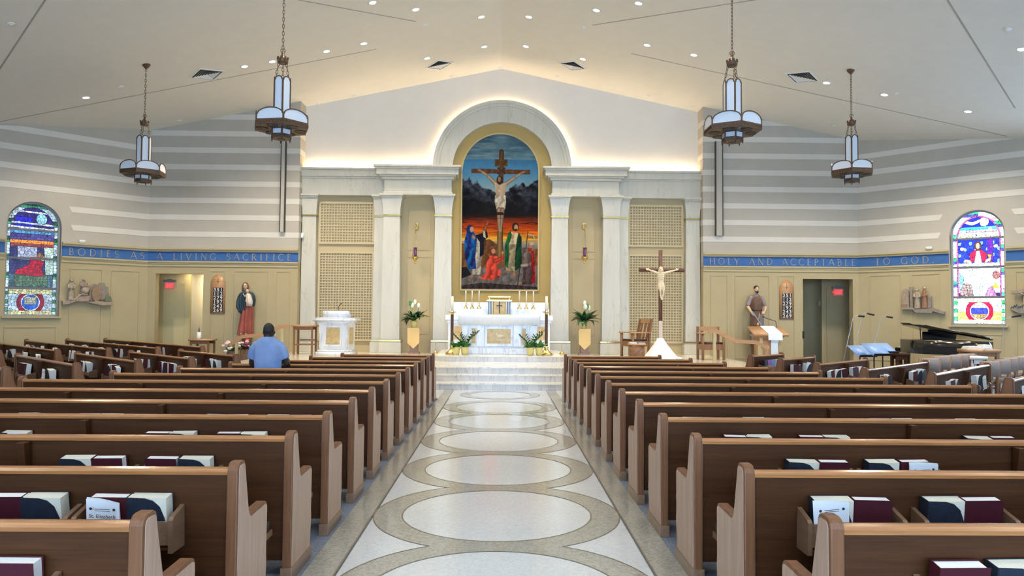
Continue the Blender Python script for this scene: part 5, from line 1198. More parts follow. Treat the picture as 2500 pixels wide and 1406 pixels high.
p = at(738, 573, 23.2); t = thing('security_camera', 'small white security camera on the left marble pilaster', 'camera', p); M().box(-.05, .05, .0, .06, -.05, .06).build('mount', 'white_plastic', t, .006); M().lathe([(.03, -.11), (.045, -.09), (.045, .03), (.03, .05)], 12).build('body', 'white_plastic', t); M().lathe([(.0001, -.125), (.028, -.12), (.03, -.1)], 10).build('lens', 'black', t)
# ------------------------------------------------------------------ sanctuary furniture
p = atz(816, 869.5, Zf); p.y += .35
t = thing('pulpit', 'white marble pulpit with tan inset panels left of the altar', 'pulpit', (p.x, p.y, Zf), -.12)
h = at(816, 784, p.y).z-Zf
M().box(-.48, .48, -.42, .42, 0, .12).box(-.44, .44, -.38, .38, .12, .17).build('base', 'altar_marble', t, .015); M().taper((0, 0, .17), (.40, .34), (0, 0, h-.02), (.42, .36)).build('body', 'altar_marble', t)
M().box(-.47, .47, -.41, .41, h-.05, h).box(-.55, .55, -.48, .48, h, h+.07).box(-.51, .51, -.45, .45, h+.07, h+.10).build('cornice', 'altar_marble', t, .015)
M().frame(-.25, .25, .28, h-.12, .05, -.385, -.33).build('panel_frame', 'altar_marble', t); M().box(-.19, .19, -.365, -.33, .34, h-.18).build('front_panel', 'tan_stone', t); M().box(.36, .425, -.16, .16, .34, h-.18).build('side_panel', 'tan_stone', t)
M().prism([(-.22, h+.10), (.30, h+.10), (.30, h+.12), (-.12, h+.30), (-.22, h+.30)], 'x', -.36, .36).build('reading_desk', 'altar_marble', t, .01)
mm = M(); mm.tube([(.05, -.1, h+.28), (.05, -.1, h+.40), (.08, -.1, h+.46), (.13, -.1, h+.50)], .008, 6); mm.ell((.14, -.1, h+.505), (.025, .014, .016)); mm.build('microphone', 'black', t)
def stand(u0_, u1_, vt, vb, Y, zf, name, label, cat, m='oak_chair', top=.05, leg=.05, shelf=None):
    a, b = at(u0_, vt, Y), at(u1_, vt, Y); w = (b.x-a.x)/2; h = a.z-zf; d = min(.28, w)
    t = thing(name, label, cat, ((a.x+b.x)/2, Y, zf)); M().box(-w, w, -d, d, h-top, h).build('top', 'oak_light' if m == 'oak_chair' else m, t, .01)
    for i in (-1, 1):
        for j in (-1, 1): M().box(i*(w-.07)-leg/2, i*(w-.07)+leg/2, j*(d-.05)-leg/2, j*(d-.05)+leg/2, 0, h-top).build('leg', m, t)
    M().box(-w+.07, w-.07, -d+.03, -d+.05, h-top-.09, h-top).box(-w+.07, w-.07, d-.05, d-.03, h-top-.09, h-top).build('apron', m, t)
    if shelf: M().box(-w+.06, w-.06, -d+.04, d-.04, h*shelf, h*shelf+.03).build('shelf', m, t)
    return t, h
stand(718, 773, 793, 858, 21.9, Zf, 'credence_table', 'oak credence table with open legs left of the marble pulpit', 'table', shelf=.32)
ct, h_ = stand(469, 522, 827, 860, 22.0, 0, 'side_table', 'small oak table in front of the left doorway', 'table')
p = ct.location; t = thing('glass_candle', 'clear glass jar candle on the small oak table by the doorway', 'candle', (p.x-.12, p.y, h_)); M().lathe([(.05, 0), (.06, .02), (.06, .2), (.055, .2), (.05, .02)], 14).build('jar', 'white_plastic', t, smooth=True); M().lathe([(.02, .02), (.015, .28), (.002, .36)], 8).build('candle', 'bronze_dark', t)
def rail(pts, Y, posts, zf, label, ref):
    P = [at(u, v, Y) for u, v in pts]; t = thing('handrail', label, 'handrail', (P[0].x, Y, zf)); o = Vector((P[0].x, Y, zf)); mm = M()
    Q = [p-o for p in P]; up_, dn = [], []
    for i in range(len(Q)):
        n = Vector((0, 0, 0))
        for a, b in ((i-1, i), (i, i+1)):
            if a >= 0 and b < len(Q): d = (Q[b]-Q[a]).normalized(); n += Vector((-d.z, 0, d.x))
        n.normalize(); up_.append((Q[i].x+n.x*.05, Q[i].z+n.z*.05)); dn.append((Q[i].x-n.x*.05, Q[i].z-n.z*.05))
    M().prism(up_+dn[::-1], 'y', -.03, .03).build('rail', 'oak_light', t)
    for u, v in posts:
        q = at(u, v, Y)-o; M().box(q.x-.035, q.x+.035, -.035, .035, 0, q.z-.03).build('post', 'trim_cream', t)
    return t
rail([(563, 842), (590, 822), (645, 817), (682, 798), (707, 797)], 20.6, [(578, 834), (690, 800)], 0, 'sloping oak handrail on the ramp left of the sanctuary', 0)
rail([(1729, 808), (1749, 808.5), (1797, 833), (1846, 836), (1873, 851)], 19.3, [(1744, 810), (1853, 841)], 0, 'sloping oak handrail on the ramp right of the sanctuary', 0)
# priest's chair, arm chair, small table
def armchair(p, rz, label, hs=.46, ha=.70, hb=1.0, slats=3, lean=.0):
    t = thing('arm_chair', label, 'chair', p, rz, 'oak sanctuary chairs'); w, d = .29, .27
    for i in (-1, 1):
        M().box(i*w-.03, i*w+.03, -d-.03, -d+.03, 0, ha).build('leg', 'oak_chair', t, .005)
        M().prism([(d-.03, 0), (d+.03, 0), (d+.03+lean*.3, ha), (d+.03+lean, hb), (d-.03+lean, hb), (d-.03+lean*.3, ha)], 'x', i*w-.03, i*w+.03).build('leg', 'oak_chair', t)
        M().box(i*w-.045, i*w+.045, -d-.07, d+.02+lean*.3, ha, ha+.04).build('armrest', 'oak_light', t, .008)
    M().box(-w, w, -d, d, hs-.06, hs).box(-w, w, -d-.02, -d+.02, hs-.16, hs-.02).box(-w-.015, -w+.015, -d, d, hs-.16, hs-.02).box(w-.015, w+.015, -d, d, hs-.16, hs-.02).build('seat', 'oak_chair', t)
    M().box(-w+.03, w-.03, -d+.02, d-.03, hs, hs+.05).build('cushion', 'kneeler_pad', t, .015)
    M().prism([(d-.02+lean, hb-.12), (d+.02+lean, hb-.12), (d+.02+lean, hb), (d-.02+lean, hb)], 'x', -w, w).build('top_rail', 'oak_light', t)
    for k in range(slats):
        x = -w+.12+(2*w-.24)*k/max(1, slats-1); M().prism([(d-.012, hs), (d+.012, hs), (d+.012+lean, hb-.1), (d-.012+lean, hb-.1)], 'x', x-.04, x+.04).build('slat', 'oak_chair', t)
    return t
p = atz(1543, 869, Zf); armchair((p.x-.02, 21.6, Zf), -1.15, 'tall slatted oak presider chair beside the standing crucifix', .48, .70, 1.12, 3, .12)
p = atz(1726, 876, Zf); armchair((p.x, 20.6, Zf), 0, 'open oak arm chair beside the right handrail', .44, .72, .92, 2)
p = at(1552, 845, 20.5); tb = thing('side_table', 'small oak box table with books before the presider chair', 'table', (p.x, 20.4, Zf), -.1); h = at(1552, 839, 20.4).z-Zf
M().box(-.21, .21, -.2, .2, 0, h-.03).build('body', 'oak_chair', tb, .006); M().box(-.24, .24, -.23, .23, h-.03, h).build('top', 'oak_light', tb, .006); M().beam((-.18, -.206, .03), (.18, -.206, h-.08), .012, .03, (0, 1, 0)).build('brace', 'oak_edge', tb)
for i, (dx, nm, cv) in enumerate(((-.1, 'open white book on the small oak box table', 'paper'), (.11, 'grey covered book on the small oak box table', 'binder_3'))):
    b = thing('service_book', nm, 'book', (p.x+dx, 20.4, Zf+h), .2*i); M().box(-.1, .1, -.13, .13, 0, .008).box(-.1, .1, -.13, .13, .035, .042).build('cover', cv, b); M().box(-.095, .095, -.125, .125, .008, .035).build('pages', 'paper', b)
# ambo at the right with a white stole
p = at(1874, 797, 20.0); t = thing('ambo', 'oak ambo with slanted top and gooseneck microphone below the carpenter statue', 'lectern', (p.x, 20.0, 0)); h = p.z
M().box(-.30, .30, -.22, .22, 0, h-.24).build('body', 'oak_light', t, .01); M().prism([(-.32, h-.26), (.30, h-.06), (.30, h+.0), (-.32, h-.20)], 'x', -.46, .46).build('slanted_top', 'oak_light', t, .01)
M().taper((0, 0, h-.34), (.28, .2), (0, 0, h-.22), (.44, .28)).build('flare', 'oak_light', t); mm = M(); mm.tube([(.32, .2, h-.05), (.30, .2, h+.14), (.10, .15, h+.2), (-.08, .05, h+.25)], .009, 6); mm.ell((-.1, .04, h+.26), (.03, .02, .02)); mm.build('microphone', 'black', t)
for x in (-.26, .26): M().box(x-.04, x+.04, -.235, -.22, .1, h-.3).build('inlay', 'tan_stone', t)
c = thing('lectern_cloth', 'white stole cloth hanging down the front of the oak ambo', 'cloth', (p.x+.09, 20.0, 0)); mm = M()
mm.add([(x, y, z) for x in (-.19, .19) for y, z in ((.31, h+.012), (-.33, h-.185), (-.345, h-.36))]+[(x, y, z) for x in (-.10, .10) for y, z in ((-.30, h-.36), (-.262, h-.44), (-.262, .25))], [(0, 3, 4, 1), (1, 4, 5, 2), (6, 9, 10, 7), (7, 10, 11, 8)]); o = mm.build('cloth_sheet', 'cloth_white', c); so = o.modifiers.new('s', 'SOLIDIFY'); so.thickness = .008
p = at(1893, 873, 19.2); t = thing('potted_plant', 'low leafy green plant at the foot of the oak ambo', 'plant', (p.x+.1, 19.3, 0), 0, 'small potted plants'); M().lathe([(.09, 0), (.12, .2), (.10, .19)], 12).build('pot', 'bronze', t, smooth=True); scatter_leaves(t, .3, LS, 30, random.Random(2), (1, 1.7), .06); M().tube([(0, 0, .15), (0, 0, .34)], .02, 6).build('stem', 'leaf_dark', t)
# flower arrangement near the statue of the mother and child
for i, (u, v, lb) in enumerate(((566, 846, 'small pink and white rose bouquet in a terracotta vase under the left handrail'), (598, 842, 'large pink and white rose bouquet below the mother and child statue'))):
    Y = 20.9+.7*i; q = at(u, v, Y); t = thing('flower_bouquet', lb, 'flowers', (q.x, Y, 0), 0, 'rose bouquets'); rs = random.Random(i+5); z = q.z
    M().lathe([(.10, 0), (.13, .02), (.10, z*.3), (.14, z*.75), (.12, z-.12)], 14).build('vase', 'relief_rust', t, smooth=True); scatter_leaves(t, z-.15, LD, 26, rs, (1.2, 2.2), .08)
    for k in range(9):
        a = rs.uniform(0, 6.28); r_ = rs.uniform(.05, .24); M().lathe([(.004, -.045), (.035, -.035), (.056, -.005), (.058, .02), (.048, .032), (.042, .018), (.038, .036), (.028, .04), (.024, .022), (.018, .042), (.003, .038)], 12, (math.cos(a)*r_, math.sin(a)*.15-.08, z+rs.uniform(-.13, .16))).build('bloom', rs.choice(('petal_pink', 'petal_pale', 'petal_white', 'petal_pale')), t, smooth=True)
# ------------------------------------------------------------------ figures
def ringf(cx, cy, z, rx_, ry_, amp=0, nf=9, ph=0, n=48): return [(cx+(rx_+amp*math.sin(nf*a+ph)+amp*.4*math.sin(2.3*nf*a+1))*math.cos(a), cy+(ry_+amp*math.sin(nf*a+ph))*math.sin(a), z) for a in (2*math.pi*i/n for i in range(n))]
def robe(spec, name, m, t, nf=9, smooth=True):
    A = [np.array(list(q)+[0]*(7-len(q)), float) for q in spec]; R_ = []
    for i in range(len(A)-1):
        p0, p1, p2, p3 = A[max(0, i-1)], A[i], A[i+1], A[min(len(A)-1, i+2)]
        for k in range(5):
            s = k/5; R_.append(.5*((2*p1)+(-p0+p2)*s+(2*p0-5*p1+4*p2-p3)*s*s+(-p0+3*p1-3*p2+p3)*s**3))
    R_.append(A[-1]); mm = M().loft([ringf(q[0], q[1], q[2], max(.004, q[3]), max(.004, q[4]), q[5], nf, q[6], 72) for q in R_]); return mm.build(name, m, t, smooth)
def head(t, c, s, skin, hair, beard=False, long=False, turn=0):
    c = Vector(c); R = Matrix.Rotation(turn, 3, 'Z'); g = lambda x, y, z: c+R @ Vector((x, y, z))*s
    mm = M(); mm.ell(g(0, 0, 0), (.072*s, .088*s, .105*s), 16, 12, R); mm.ell(g(0, -.02, -.05), (.055*s, .068*s, .065*s), 14, 8, R); mm.tube([g(0, .02, -.06), g(0, .03, -.18)], [.05*s, .055*s], 12)
    mm.tube([g(0, -.085, .02), g(0, -.102, -.02), g(0, -.088, -.03)], [.008*s, .014*s, .012*s], 8); mm.tube([g(-.02, -.084, -.055), g(.02, -.084, -.055)], .009*s, 6)
    for i in (-1, 1): mm.ell(g(i*.073, .005, -.005), (.012*s, .022*s, .03*s), 8, 6, R)
    for i in (-1, 1): mm.tube([g(i*.015, -.083, .028), g(i*.045, -.075, .028)], .007*s, 6)
    h = fuse(mm, .008*s, skin, 'head', t, 3); e = M()
    for i in (-1, 1): e.ell(g(i*.028, -.083, .008), (.011*s, .006*s, .006*s), 8, 6, R)
    e.build('eyes', 'bronze_dark', h)
    if hair:
        mm = M(); mm.ell(g(0, .02, .035), (.082*s, .092*s, .088*s), 16, 12, R)
        if long:
            for i in (-1, 1): mm.tube([g(i*.055, 0, .06), g(i*.085, .01, -.03), g(i*.08, .02, -.14), g(i*.05, .04, -.2)], [.03*s, .034*s, .036*s, .02*s], 8)
            mm.ell(g(0, .06, -.06), (.085*s, .05*s, .13*s), 12, 8, R)
        if beard: mm.ell(g(0, -.045, -.085), (.05*s, .05*s, .045*s), 12, 8, R); mm.tube([g(-.055, -.04, -.06), g(0, -.088, -.045), g(.055, -.04, -.06)], .014*s, 6)
        fuse(mm, .010*s, hair, 'hair', t, 2)
def hand(mm, wpos, d, nrm, s=1.0, curl=.5, side=1):
    w = Vector(wpos); d = Vector(d).normalized(); n = Vector(nrm).normalized(); x = d.cross(n).normalized()*side
    pts = lambda a, b, c: w+(d*a+x*b+n*c)*s
    mm.ell(pts(.045, 0, 0), (.042*s, .042*s, .022*s), 10, 8, Matrix((d, x, n)).transposed())
    for i, (b, L) in enumerate(((-.028, .06), (-.010, .072), (.010, .066), (.027, .05))):
        mm.tube([pts(.07, b, 0), pts(.07+L*.5, b, -.012*curl), pts(.07+L*.9, b, -.05*curl)], [.010*s, .009*s, .007*s], 6)
    mm.tube([pts(.02, -.035, 0), pts(.05, -.058, -.012), pts(.075, -.055, -.03*curl)], [.012*s, .010*s, .008*s], 6)
# statue of the mother and child, left
def bracket(p, w, zt, label):
    t = thing('statue_bracket', label, 'bracket', (p[0], WY-.05, zt), 0, 'wooden statue brackets')
    M().lathe([(.06, -.36), (.09, -.30), (.10, -.22), (.18, -.08), (w-.06, -.03), (w-.06, 0)], 20, (0, -.21, 0)).build('corbel', 'oak_chair', t, smooth=False); M().box(-.08, .08, -.2, .03, -.42, -.05).build('back_plate', 'oak_chair', t)
p = at(601, 817, WY-.26); z_ = p.z; bracket(p, .26, z_, 'oak wall bracket under the mother and child statue')
t = thing('mother_and_child_statue', 'painted statue of a mother in red and teal carrying a child', 'statue', (p.x, WY-.26, z_)); k = (at(601, 687, WY-.26).z-z_)/1.68
t.scale = (k, k, k)
robe([(-.02, 0, 0, .215, .15, .034), (-.02, 0, .03, .22, .155, .034), (-.01, 0, .3, .20, .145, .030, .3), (.01, 0, .6, .18, .135, .022, .5), (.03, 0, .9, .165, .13, .012, .7), (.03, 0, 1.05, .15, .12, .004, .8)], 'robe', 'robe_red', t, 8)
robe([(.02, .02, .9, .155, .12, .003), (.01, .02, 1.15, .165, .12, .004), (0, .02, 1.3, .165, .105, .003), (-.02, .02, 1.38, .10, .075, 0), (-.03, .02, 1.42, .05, .05, 0)], 'bodice', 'cloak_teal', t, 6)
robe([(-.13, -.02, .66, .05, .06, .004), (-.13, -.02, .74, .11, .12, .018, .5), (-.14, -.02, .86, .15, .14, .028, 1.5), (-.13, -.02, 1.02, .16, .15, .030, 2.6), (-.11, -.02, 1.18, .15, .14, .024, 3.6), (-.09, 0, 1.30, .13, .13, .008), (-.06, .02, 1.38, .06, .07, 0)], 'cloak', 'cloak_teal', t, 8)
robe([(.16, .04, .88, .05, .06, .004), (.17, .04, 1.0, .075, .09, .008), (.16, .03, 1.2, .08, .10, .006), (.10, .02, 1.34, .06, .07, 0)], 'cloak_end', 'cloak_teal', t, 6)
head(t, (-.055, -.01, 1.54), 1.0, 'skin_statue', 'hair_brown', long=True, turn=.15)
ch = robe([(.14, -.13, .90, .05, .05, .003), (.13, -.14, .98, .09, .085, .008), (.115, -.14, 1.1, .095, .085, .008), (.09, -.13, 1.24, .075, .065, .004), (.075, -.12, 1.30, .04, .04, 0)], 'child', 'child_white', t, 7)
mm = M(); mm.ell((.055, -.13, 1.37), (.055, .06, .068), 14, 10); mm.tube([(.07, -.15, 1.27), (.0, -.2, 1.2), (-.05, -.16, 1.25)], [.028, .025, .02], 8); mm.tube([(.13, -.15, 1.25), (.17, -.16, 1.17), (.15, -.2, 1.1)], [.028, .024, .018], 8); hand(mm, (-.05, -.16, 1.25), (-.3, -.1, 1), (0, 1, 0), .5); fuse(mm, .009, 'skin_statue', 'child_head_and_arms', ch)
mm = M(); hand(mm, (.0, -.17, 1.06), (1, -.25, .2), (0, -1, .2), .95); hand(mm, (.02, -.15, .93), (1, -.2, .05), (0, -1, 0), .95); fuse(mm, .008, 'skin_statue', 'hands', t)
mm = M(); 
for i in (-1, 1): mm.ell((i*.08-.03, -.15, .02), (.035, .07, .022), 10, 6)
mm.build('feet', 'skin_statue', t, True)
# statue of the carpenter, right
p = at(1847, 836, WY-.26); z_ = p.z; bracket(p, .27, z_, 'oak wall bracket under the carpenter statue')
t = thing('carpenter_statue', 'painted statue of a bearded carpenter in a brown apron holding tools', 'statue', (p.x, WY-.26, z_)); k = (at(1847, 697, WY-.26).z-z_)/1.74; t.scale = (k, k, k)
robe([(0, 0, .03, .20, .14, .014), (0, 0, .3, .195, .14, .014, .4), (0, 0, .6, .185, .135, .010, .6), (0, 0, .95, .165, .12, .004), (0, 0, 1.2, .185, .12, .003), (0, .01, 1.36, .19, .11, 0), (0, .01, 1.44, .11, .08, 0), (0, .01, 1.48, .06, .06, 0)], 'tunic', 'tunic_grey', t, 9)
robe([(-.005, -.02, .30, .19, .145, .012), (0, -.02, .6, .188, .145, .010, .5), (0, -.02, .92, .165, .125, .006), (0, -.015, .98, .155, .12, 0), (0, -.02, 1.02, .165, .125, .005), (0, -.02, 1.2, .178, .125, .004), (0, -.02, 1.34, .15, .11, .0), (0, -.02, 1.4, .10, .09, 0)], 'apron', 'apron_brown', t, 8)
M().lathe([(.162, .955), (.172, .97), (.172, 1.0), (.162, 1.015)], 24, (0, -.015, 0), sy=.78).build('belt', 'bronze_dark', t)
head(t, (0, -.02, 1.62), 1.0, 'skin_statue', 'bronze_dark', beard=True)
for i, (el, wr, hd) in enumerate((((-.27, -.02, 1.10), (-.20, -.17, .90), (.35, -.5, -.6)), ((.28, -.02, 1.08), (.19, -.17, .93), (-.6, -.4, -.3)))):
    sx = (-1, 1)[i]
    mm = M(); mm.tube([el, ((el[0]+wr[0])/2, (el[1]+wr[1])/2, (el[2]+wr[2])/2), wr], [.048, .042, .03], 10); hand(mm, wr, hd, (0, -1, .4), .95, .8, -sx); fuse(mm, .009, 'skin_statue', 'forearm', t)
M().beam((-.22, -.26, .95), (.10, -.24, .48), .018, .035).box(-.005, .005, -.001, .001, 0, .001).build('chisel', 'grey_metal', t); mm = M(); mm.tube([(.02, -.21, .9), (-.02, -.22, .62)], .014, 6); mm.ell((-.03, -.22, .55), (.045, .045, .07)); mm.build('mallet', 'oak_light', t)
M().box(.03, .16, -.20, -.17, .42, .86).build('plank', 'tunic_grey', t); mm = M()
for i in (-1, 1): mm.ell((i*.09, -.13, .03), (.045, .09, .03), 10, 6)
mm.build('feet', 'skin_statue', t, True)
mm = M().loft([ringf(0, .01, z, a, d_, 0, n=24) for z, a, d_ in ((1.0, .165, .115), (1.2, .18, .115), (1.36, .18, .105), (1.43, .11, .08), (1.49, .06, .06))])
for s in (-1, 1): mm.ell((s*.165, .01, 1.36), (.075, .07, .07), 12, 8); mm.tube([(s*.165, .01, 1.37), (s*.215, .0, 1.25), (s*.262, -.02, 1.12)], [.066, .066, .062], 12)
fuse(mm, .014, 'sleeve_grey', 'shirt', t, 4)
# standing crucifix
Y = 21.0; p = at(1612, 872, Y); zf = Zf
Zc = lambda v_: at(1612, v_, Y).z-zf; Xc = lambda u: at(u, 700, Y).x-p.x
t = thing('standing_crucifix', 'tall dark wooden crucifix with pale carved figure on a white base cloth', 'crucifix', (p.x, Y, zf))
M().box(-.045, .055, -.03, .03, Zc(783), Zc(611)).build('upright', 'cross_wood', t, .004); M().box(Xc(1559.5), Xc(1671), -.032, .028, Zc(664), Zc(655)).build('crossbeam', 'cross_wood', t, .004); M().box(-.042, .052, -.032, .032, .3, Zc(783)).build('lower_post', 'post_pink', t); M().lathe([(.28, 0), (.28, .05), (.10, .10), (.08, .34)], 16).build('foot', 'oak_chair', t)
hz = Zc(659); mm = M(); fy = -.075
X1, X2_ = Xc(1583), Xc(1649); top = hz-.02; sh = hz-.10; hip = Zc(693); kn = Zc(712); ft = Zc(731)
for s, xh in ((-1, X1), (1, X2_)): mm.tube([(s*.07, fy, sh), (xh*.55, fy, hz-.055), (xh, fy+.02, hz+.0)], [.042, .032, .022], 10); hand(mm, (xh*.98, fy+.02, hz), (s, 0, .25), (0, -1, 0), .75, .3, s)
mm.loft([ringf(0, fy, z, a, b, 0, n=20) for z, a, b in ((sh+.04, .05, .045), (sh, .105, .06), (sh-.1, .10, .065), (sh-.22, .082, .055), (hip+.02, .085, .06), (hip-.06, .08, .06))])
for s in (-1, 1): mm.tube([(s*.042, fy, hip), (s*.05+.015, fy-.05, (hip+kn)/2), (s*.042+.02, fy-.06, kn), (s*.034+.022, fy-.02, (kn+ft)/2), (s*.016+.025, fy, ft+.04)], [.055, .045, .033, .028, .018], 10); mm.ell((s*.018+.025, fy-.03, ft+.01), (.02, .042, .028), 8, 6)
mm.tube([(0, fy, sh+.0), (-.004, fy-.02, sh+.09)], .035, 8); mm.ell((-.008, fy-.05, sh+.105), (.05, .06, .074), 12, 10); mm.tube([(-.01, fy-.108, sh+.11), (-.01, fy-.12, sh+.08), (-.01, fy-.105, sh+.07)], .010, 6)
for z_ in (.06, .11, .16): mm.tube([(-.07, fy-.055, sh-z_), (0, fy-.068, sh-z_+.02), (.07, fy-.055, sh-z_)], .010, 6)
bd = fuse(mm, .008, 'corpus', 'corpus', t, 2)
robe([(.01, fy, hip-.16, .078, .075, .006), (0, fy, hip-.08, .092, .078, .006), (0, fy, hip+.03, .09, .068, .003)], 'loincloth', 'corpus', bd, 7)
mm = M(); mm.ell((-.008, fy-.022, sh+.13), (.057, .058, .066), 12, 10); mm.ell((-.01, fy-.095, sh+.05), (.026, .026, .03), 8, 6)
for s in (-1, 1): mm.tube([(s*.045-.006, fy-.03, sh+.13), (s*.056-.006, fy-.035, sh+.06), (s*.05, fy-.03, sh+.0)], [.018, .02, .012], 8)
fuse(mm, .008, 'corpus', 'hair', bd, 1)
c = thing('base_cloth', 'white cloth heaped around the foot of the standing crucifix', 'cloth', (p.x, Y, zf)); zt_ = Zc(826)
spec = []
for i in range(13):
    f = i/12; z = .004+(zt_-.004)*(1-f)**1.0 if False else zt_*(f) ; r_ = .085+.40*(1-f)**1.25; spec.append(ringf(.0+.02*(1-f), 0, z+.003, r_, r_*.85, .035*(1-f)+.008, 7, f*1.3, 64))
spec.append(ringf(0, 0, zt_+.01, .06, .05, .004, 7, 0, 64)); M().loft(spec).build('cloth_sheet', 'cloth_white', c, True)
mm = M(); 
for i, (a, r_, s_) in enumerate(((-.5, .50, .13), (-1.2, .52, .12), (-1.9, .50, .10), (.2, .46, .12), (-2.7, .46, .1))): mm.ell((math.cos(a)*r_, math.sin(a)*r_*.8, .02), (s_*1.4, s_, .035), 14, 8)
mm.build('cloth_hem', 'cloth_white', c, True)
# ------------------------------------------------------------------ station reliefs on the corner walls
def relief(T, s_c, z, kx, label):
    t = thing('wall_relief', label, 'relief'); t.matrix_world = T @ Matrix.Translation((s_c, -.02, z)); return t
def rpoly(t, pts, m, y, nm, k, fx=1, th=.05):
    M().prism([(fx*a*k, b*k) for a, b in pts], 'y', -y, -y+th).build(nm, m, t, bevel=.008)
def rfig(t, x, zb_, h, w, m, k, fx, hm='relief_d', hood=False, y=.08):
    g = M().loft([ringf(fx*x*k, -y, (zb_+h*q)*k, w*k*r_, .055, .006, 7, q*2, 28) for q, r_ in ((0, 1), (.02, 1.02), (.4, .85), (.62, .72), (.74, .95), (.82, .6), (.85, .3))]).build('figure', m, t, True)
    mm = M(); mm.ell((fx*x*k, -y-.02, (zb_+h*.915)*k), (.040, .045, h*.062*k+.006), 12, 8); mm.tube([(fx*x*k, -y-.06, (zb_+h*.92)*k), (fx*x*k, -y-.07, (zb_+h*.90)*k)], .009, 6); mm.build('figure_head', 'relief_b', g, True)
    mm = M(); mm.ell((fx*x*k, -y+.005, (zb_+h*.935)*k), (.052, .045, h*.065*k+.008), 12, 8)
    if hood: mm.tube([(fx*x*k-.04, -y+.03, (zb_+h*.9)*k), (fx*x*k-.06, -y+.03, (zb_+h*.72)*k)], .04, 8)
    mm.build('figure_hair', hm, g, True)
    for s in (-1, 1): mm = M().tube([(fx*x*k+s*w*.8*k, -y-.02, (zb_+h*.74)*k), (fx*x*k+s*w*1.05*k, -y-.05, (zb_+h*.6)*k), (fx*x*k+s*w*.3*k, -y-.075, (zb_+h*.55)*k)], [.028, .026, .018], 8).build('figure_arm', m, g, True)
def rk(on, sf, a, b, v): return abs(sf(on(a, v))-sf(on(b, v)))
# left: entombment. drawn in crop units (x 30..1740, y 320..1210), 14.06 units per pixel
pc = onL(212.5, 715); k = rk(onL, sL, 152, 274, 715)/1710; t = relief(TL, sL(pc), 0, k, 'carved wood relief of a tomb scene on the wall right of the left window')
zk2 = lambda v: onL(212.5, v).z
kz = (zk2(682)-zk2(746))/890
Q = lambda pts: [(-(a-885)*1.0, (1210-b)*(kz/k)+zk2(746)/k) for a, b in pts]
rpoly(t, Q([(30, 1060), (330, 1040), (520, 1060), (900, 1085), (1200, 1060), (1740, 1080), (1735, 1185), (1400, 1205), (1180, 1170), (820, 1100), (520, 1075), (250, 1170), (40, 1205)]), 'relief_a', .12, 'ledge', k, th=.14)
rpoly(t, Q([(450, 1060), (560, 890), (930, 870), (930, 1070)]), 'relief_a', .10, 'slab', k); rpoly(t, Q([(360, 1030), (560, 830), (700, 820), (600, 900), (420, 1060)]), 'relief_b', .12, 'reclining_body', k)
rpoly(t, Q([(950, 720), (990, 560), (1080, 470), (1230, 480), (1300, 420), (1460, 420), (1480, 530), (1600, 560), (1590, 740), (1640, 830), (1480, 1000), (1330, 1000), (1000, 1060), (930, 1000)]), 'relief_e', .06, 'rock', k)
rpoly(t, Q([(1175+175*math.cos(a), 790+285*math.sin(a)) for a in [i*math.pi/12 for i in range(24)]]), 'relief_c', .11, 'tomb_stone', k, th=.06)
rpoly(t, Q([(1480, 1060), (1490, 880), (1570, 770), (1630, 880), (1680, 890), (1740, 1060)]), 'relief_green', .09, 'foliage', k)
q = Q([(310, 1040), (310, 340), (740, 860), (740, 320)]); rfig(t, q[0][0], q[0][1], q[1][1]-q[0][1], 105, 'relief_b', k, 1, 'relief_d', True); rfig(t, q[2][0], q[2][1], q[3][1]-q[2][1], 135, 'relief_a', k, 1, 'relief_d')
M().ell((Q([(770, 700)])[0][0]*k, -.12, Q([(770, 700)])[0][1]*k), (.10, .05, .10), 14, 8).build('shroud', 'relief_b', t, True)
# right: two standing figures. crop units 260..1400 x 430..1170, 10.81 per pixel
pc = onR(2255, 735); k = rk(onR, sR, 2205, 2309, 735)/1130; t = relief(TR, sR(pc), 0, k, 'carved wood relief of two robed figures left of the right window')
zr2 = lambda v: onR(2255, v).z
kz = (zr2(700)-zr2(768))/735
Q = lambda pts: [((a-830)*1.0, (1170-b)*(kz/k)+zr2(768)/k) for a, b in pts]
rpoly(t, Q([(260, 1030), (265, 560), (300, 490), (360, 478), (420, 500), (450, 560), (450, 1030)]), 'relief_a', .05, 'arch_panel', k); rpoly(t, Q([(490, 1010), (490, 500), (470, 440), (600, 440), (570, 500), (570, 1010)]), 'relief_e', .09, 'pillar', k)
rpoly(t, Q([(260, 985), (560, 980), (620, 1030), (1050, 1010), (1080, 990), (1395, 1085), (1390, 1165), (1090, 1085), (1090, 1130), (640, 1125), (560, 1040), (260, 1035)]), 'relief_e', .12, 'ledge', k, th=.14)
rpoly(t, Q([(260, 985), (265, 880), (385, 890), (420, 960), (450, 985)]), 'relief_c', .09, 'seat_block', k); rpoly(t, Q([(960, 1000), (970, 730), (940, 690), (1080, 690), (1060, 730), (1065, 1000)]), 'relief_e', .09, 'basin_stand', k)
q = Q([(690, 1010), (690, 485), (885, 1005), (885, 435)]); rfig(t, q[0][0], q[0][1], q[1][1]-q[0][1], 82, 'relief_b', k, 1, 'relief_d'); rfig(t, q[2][0], q[2][1], q[3][1]-q[2][1], 78, 'relief_rust', k, 1, 'relief_d')
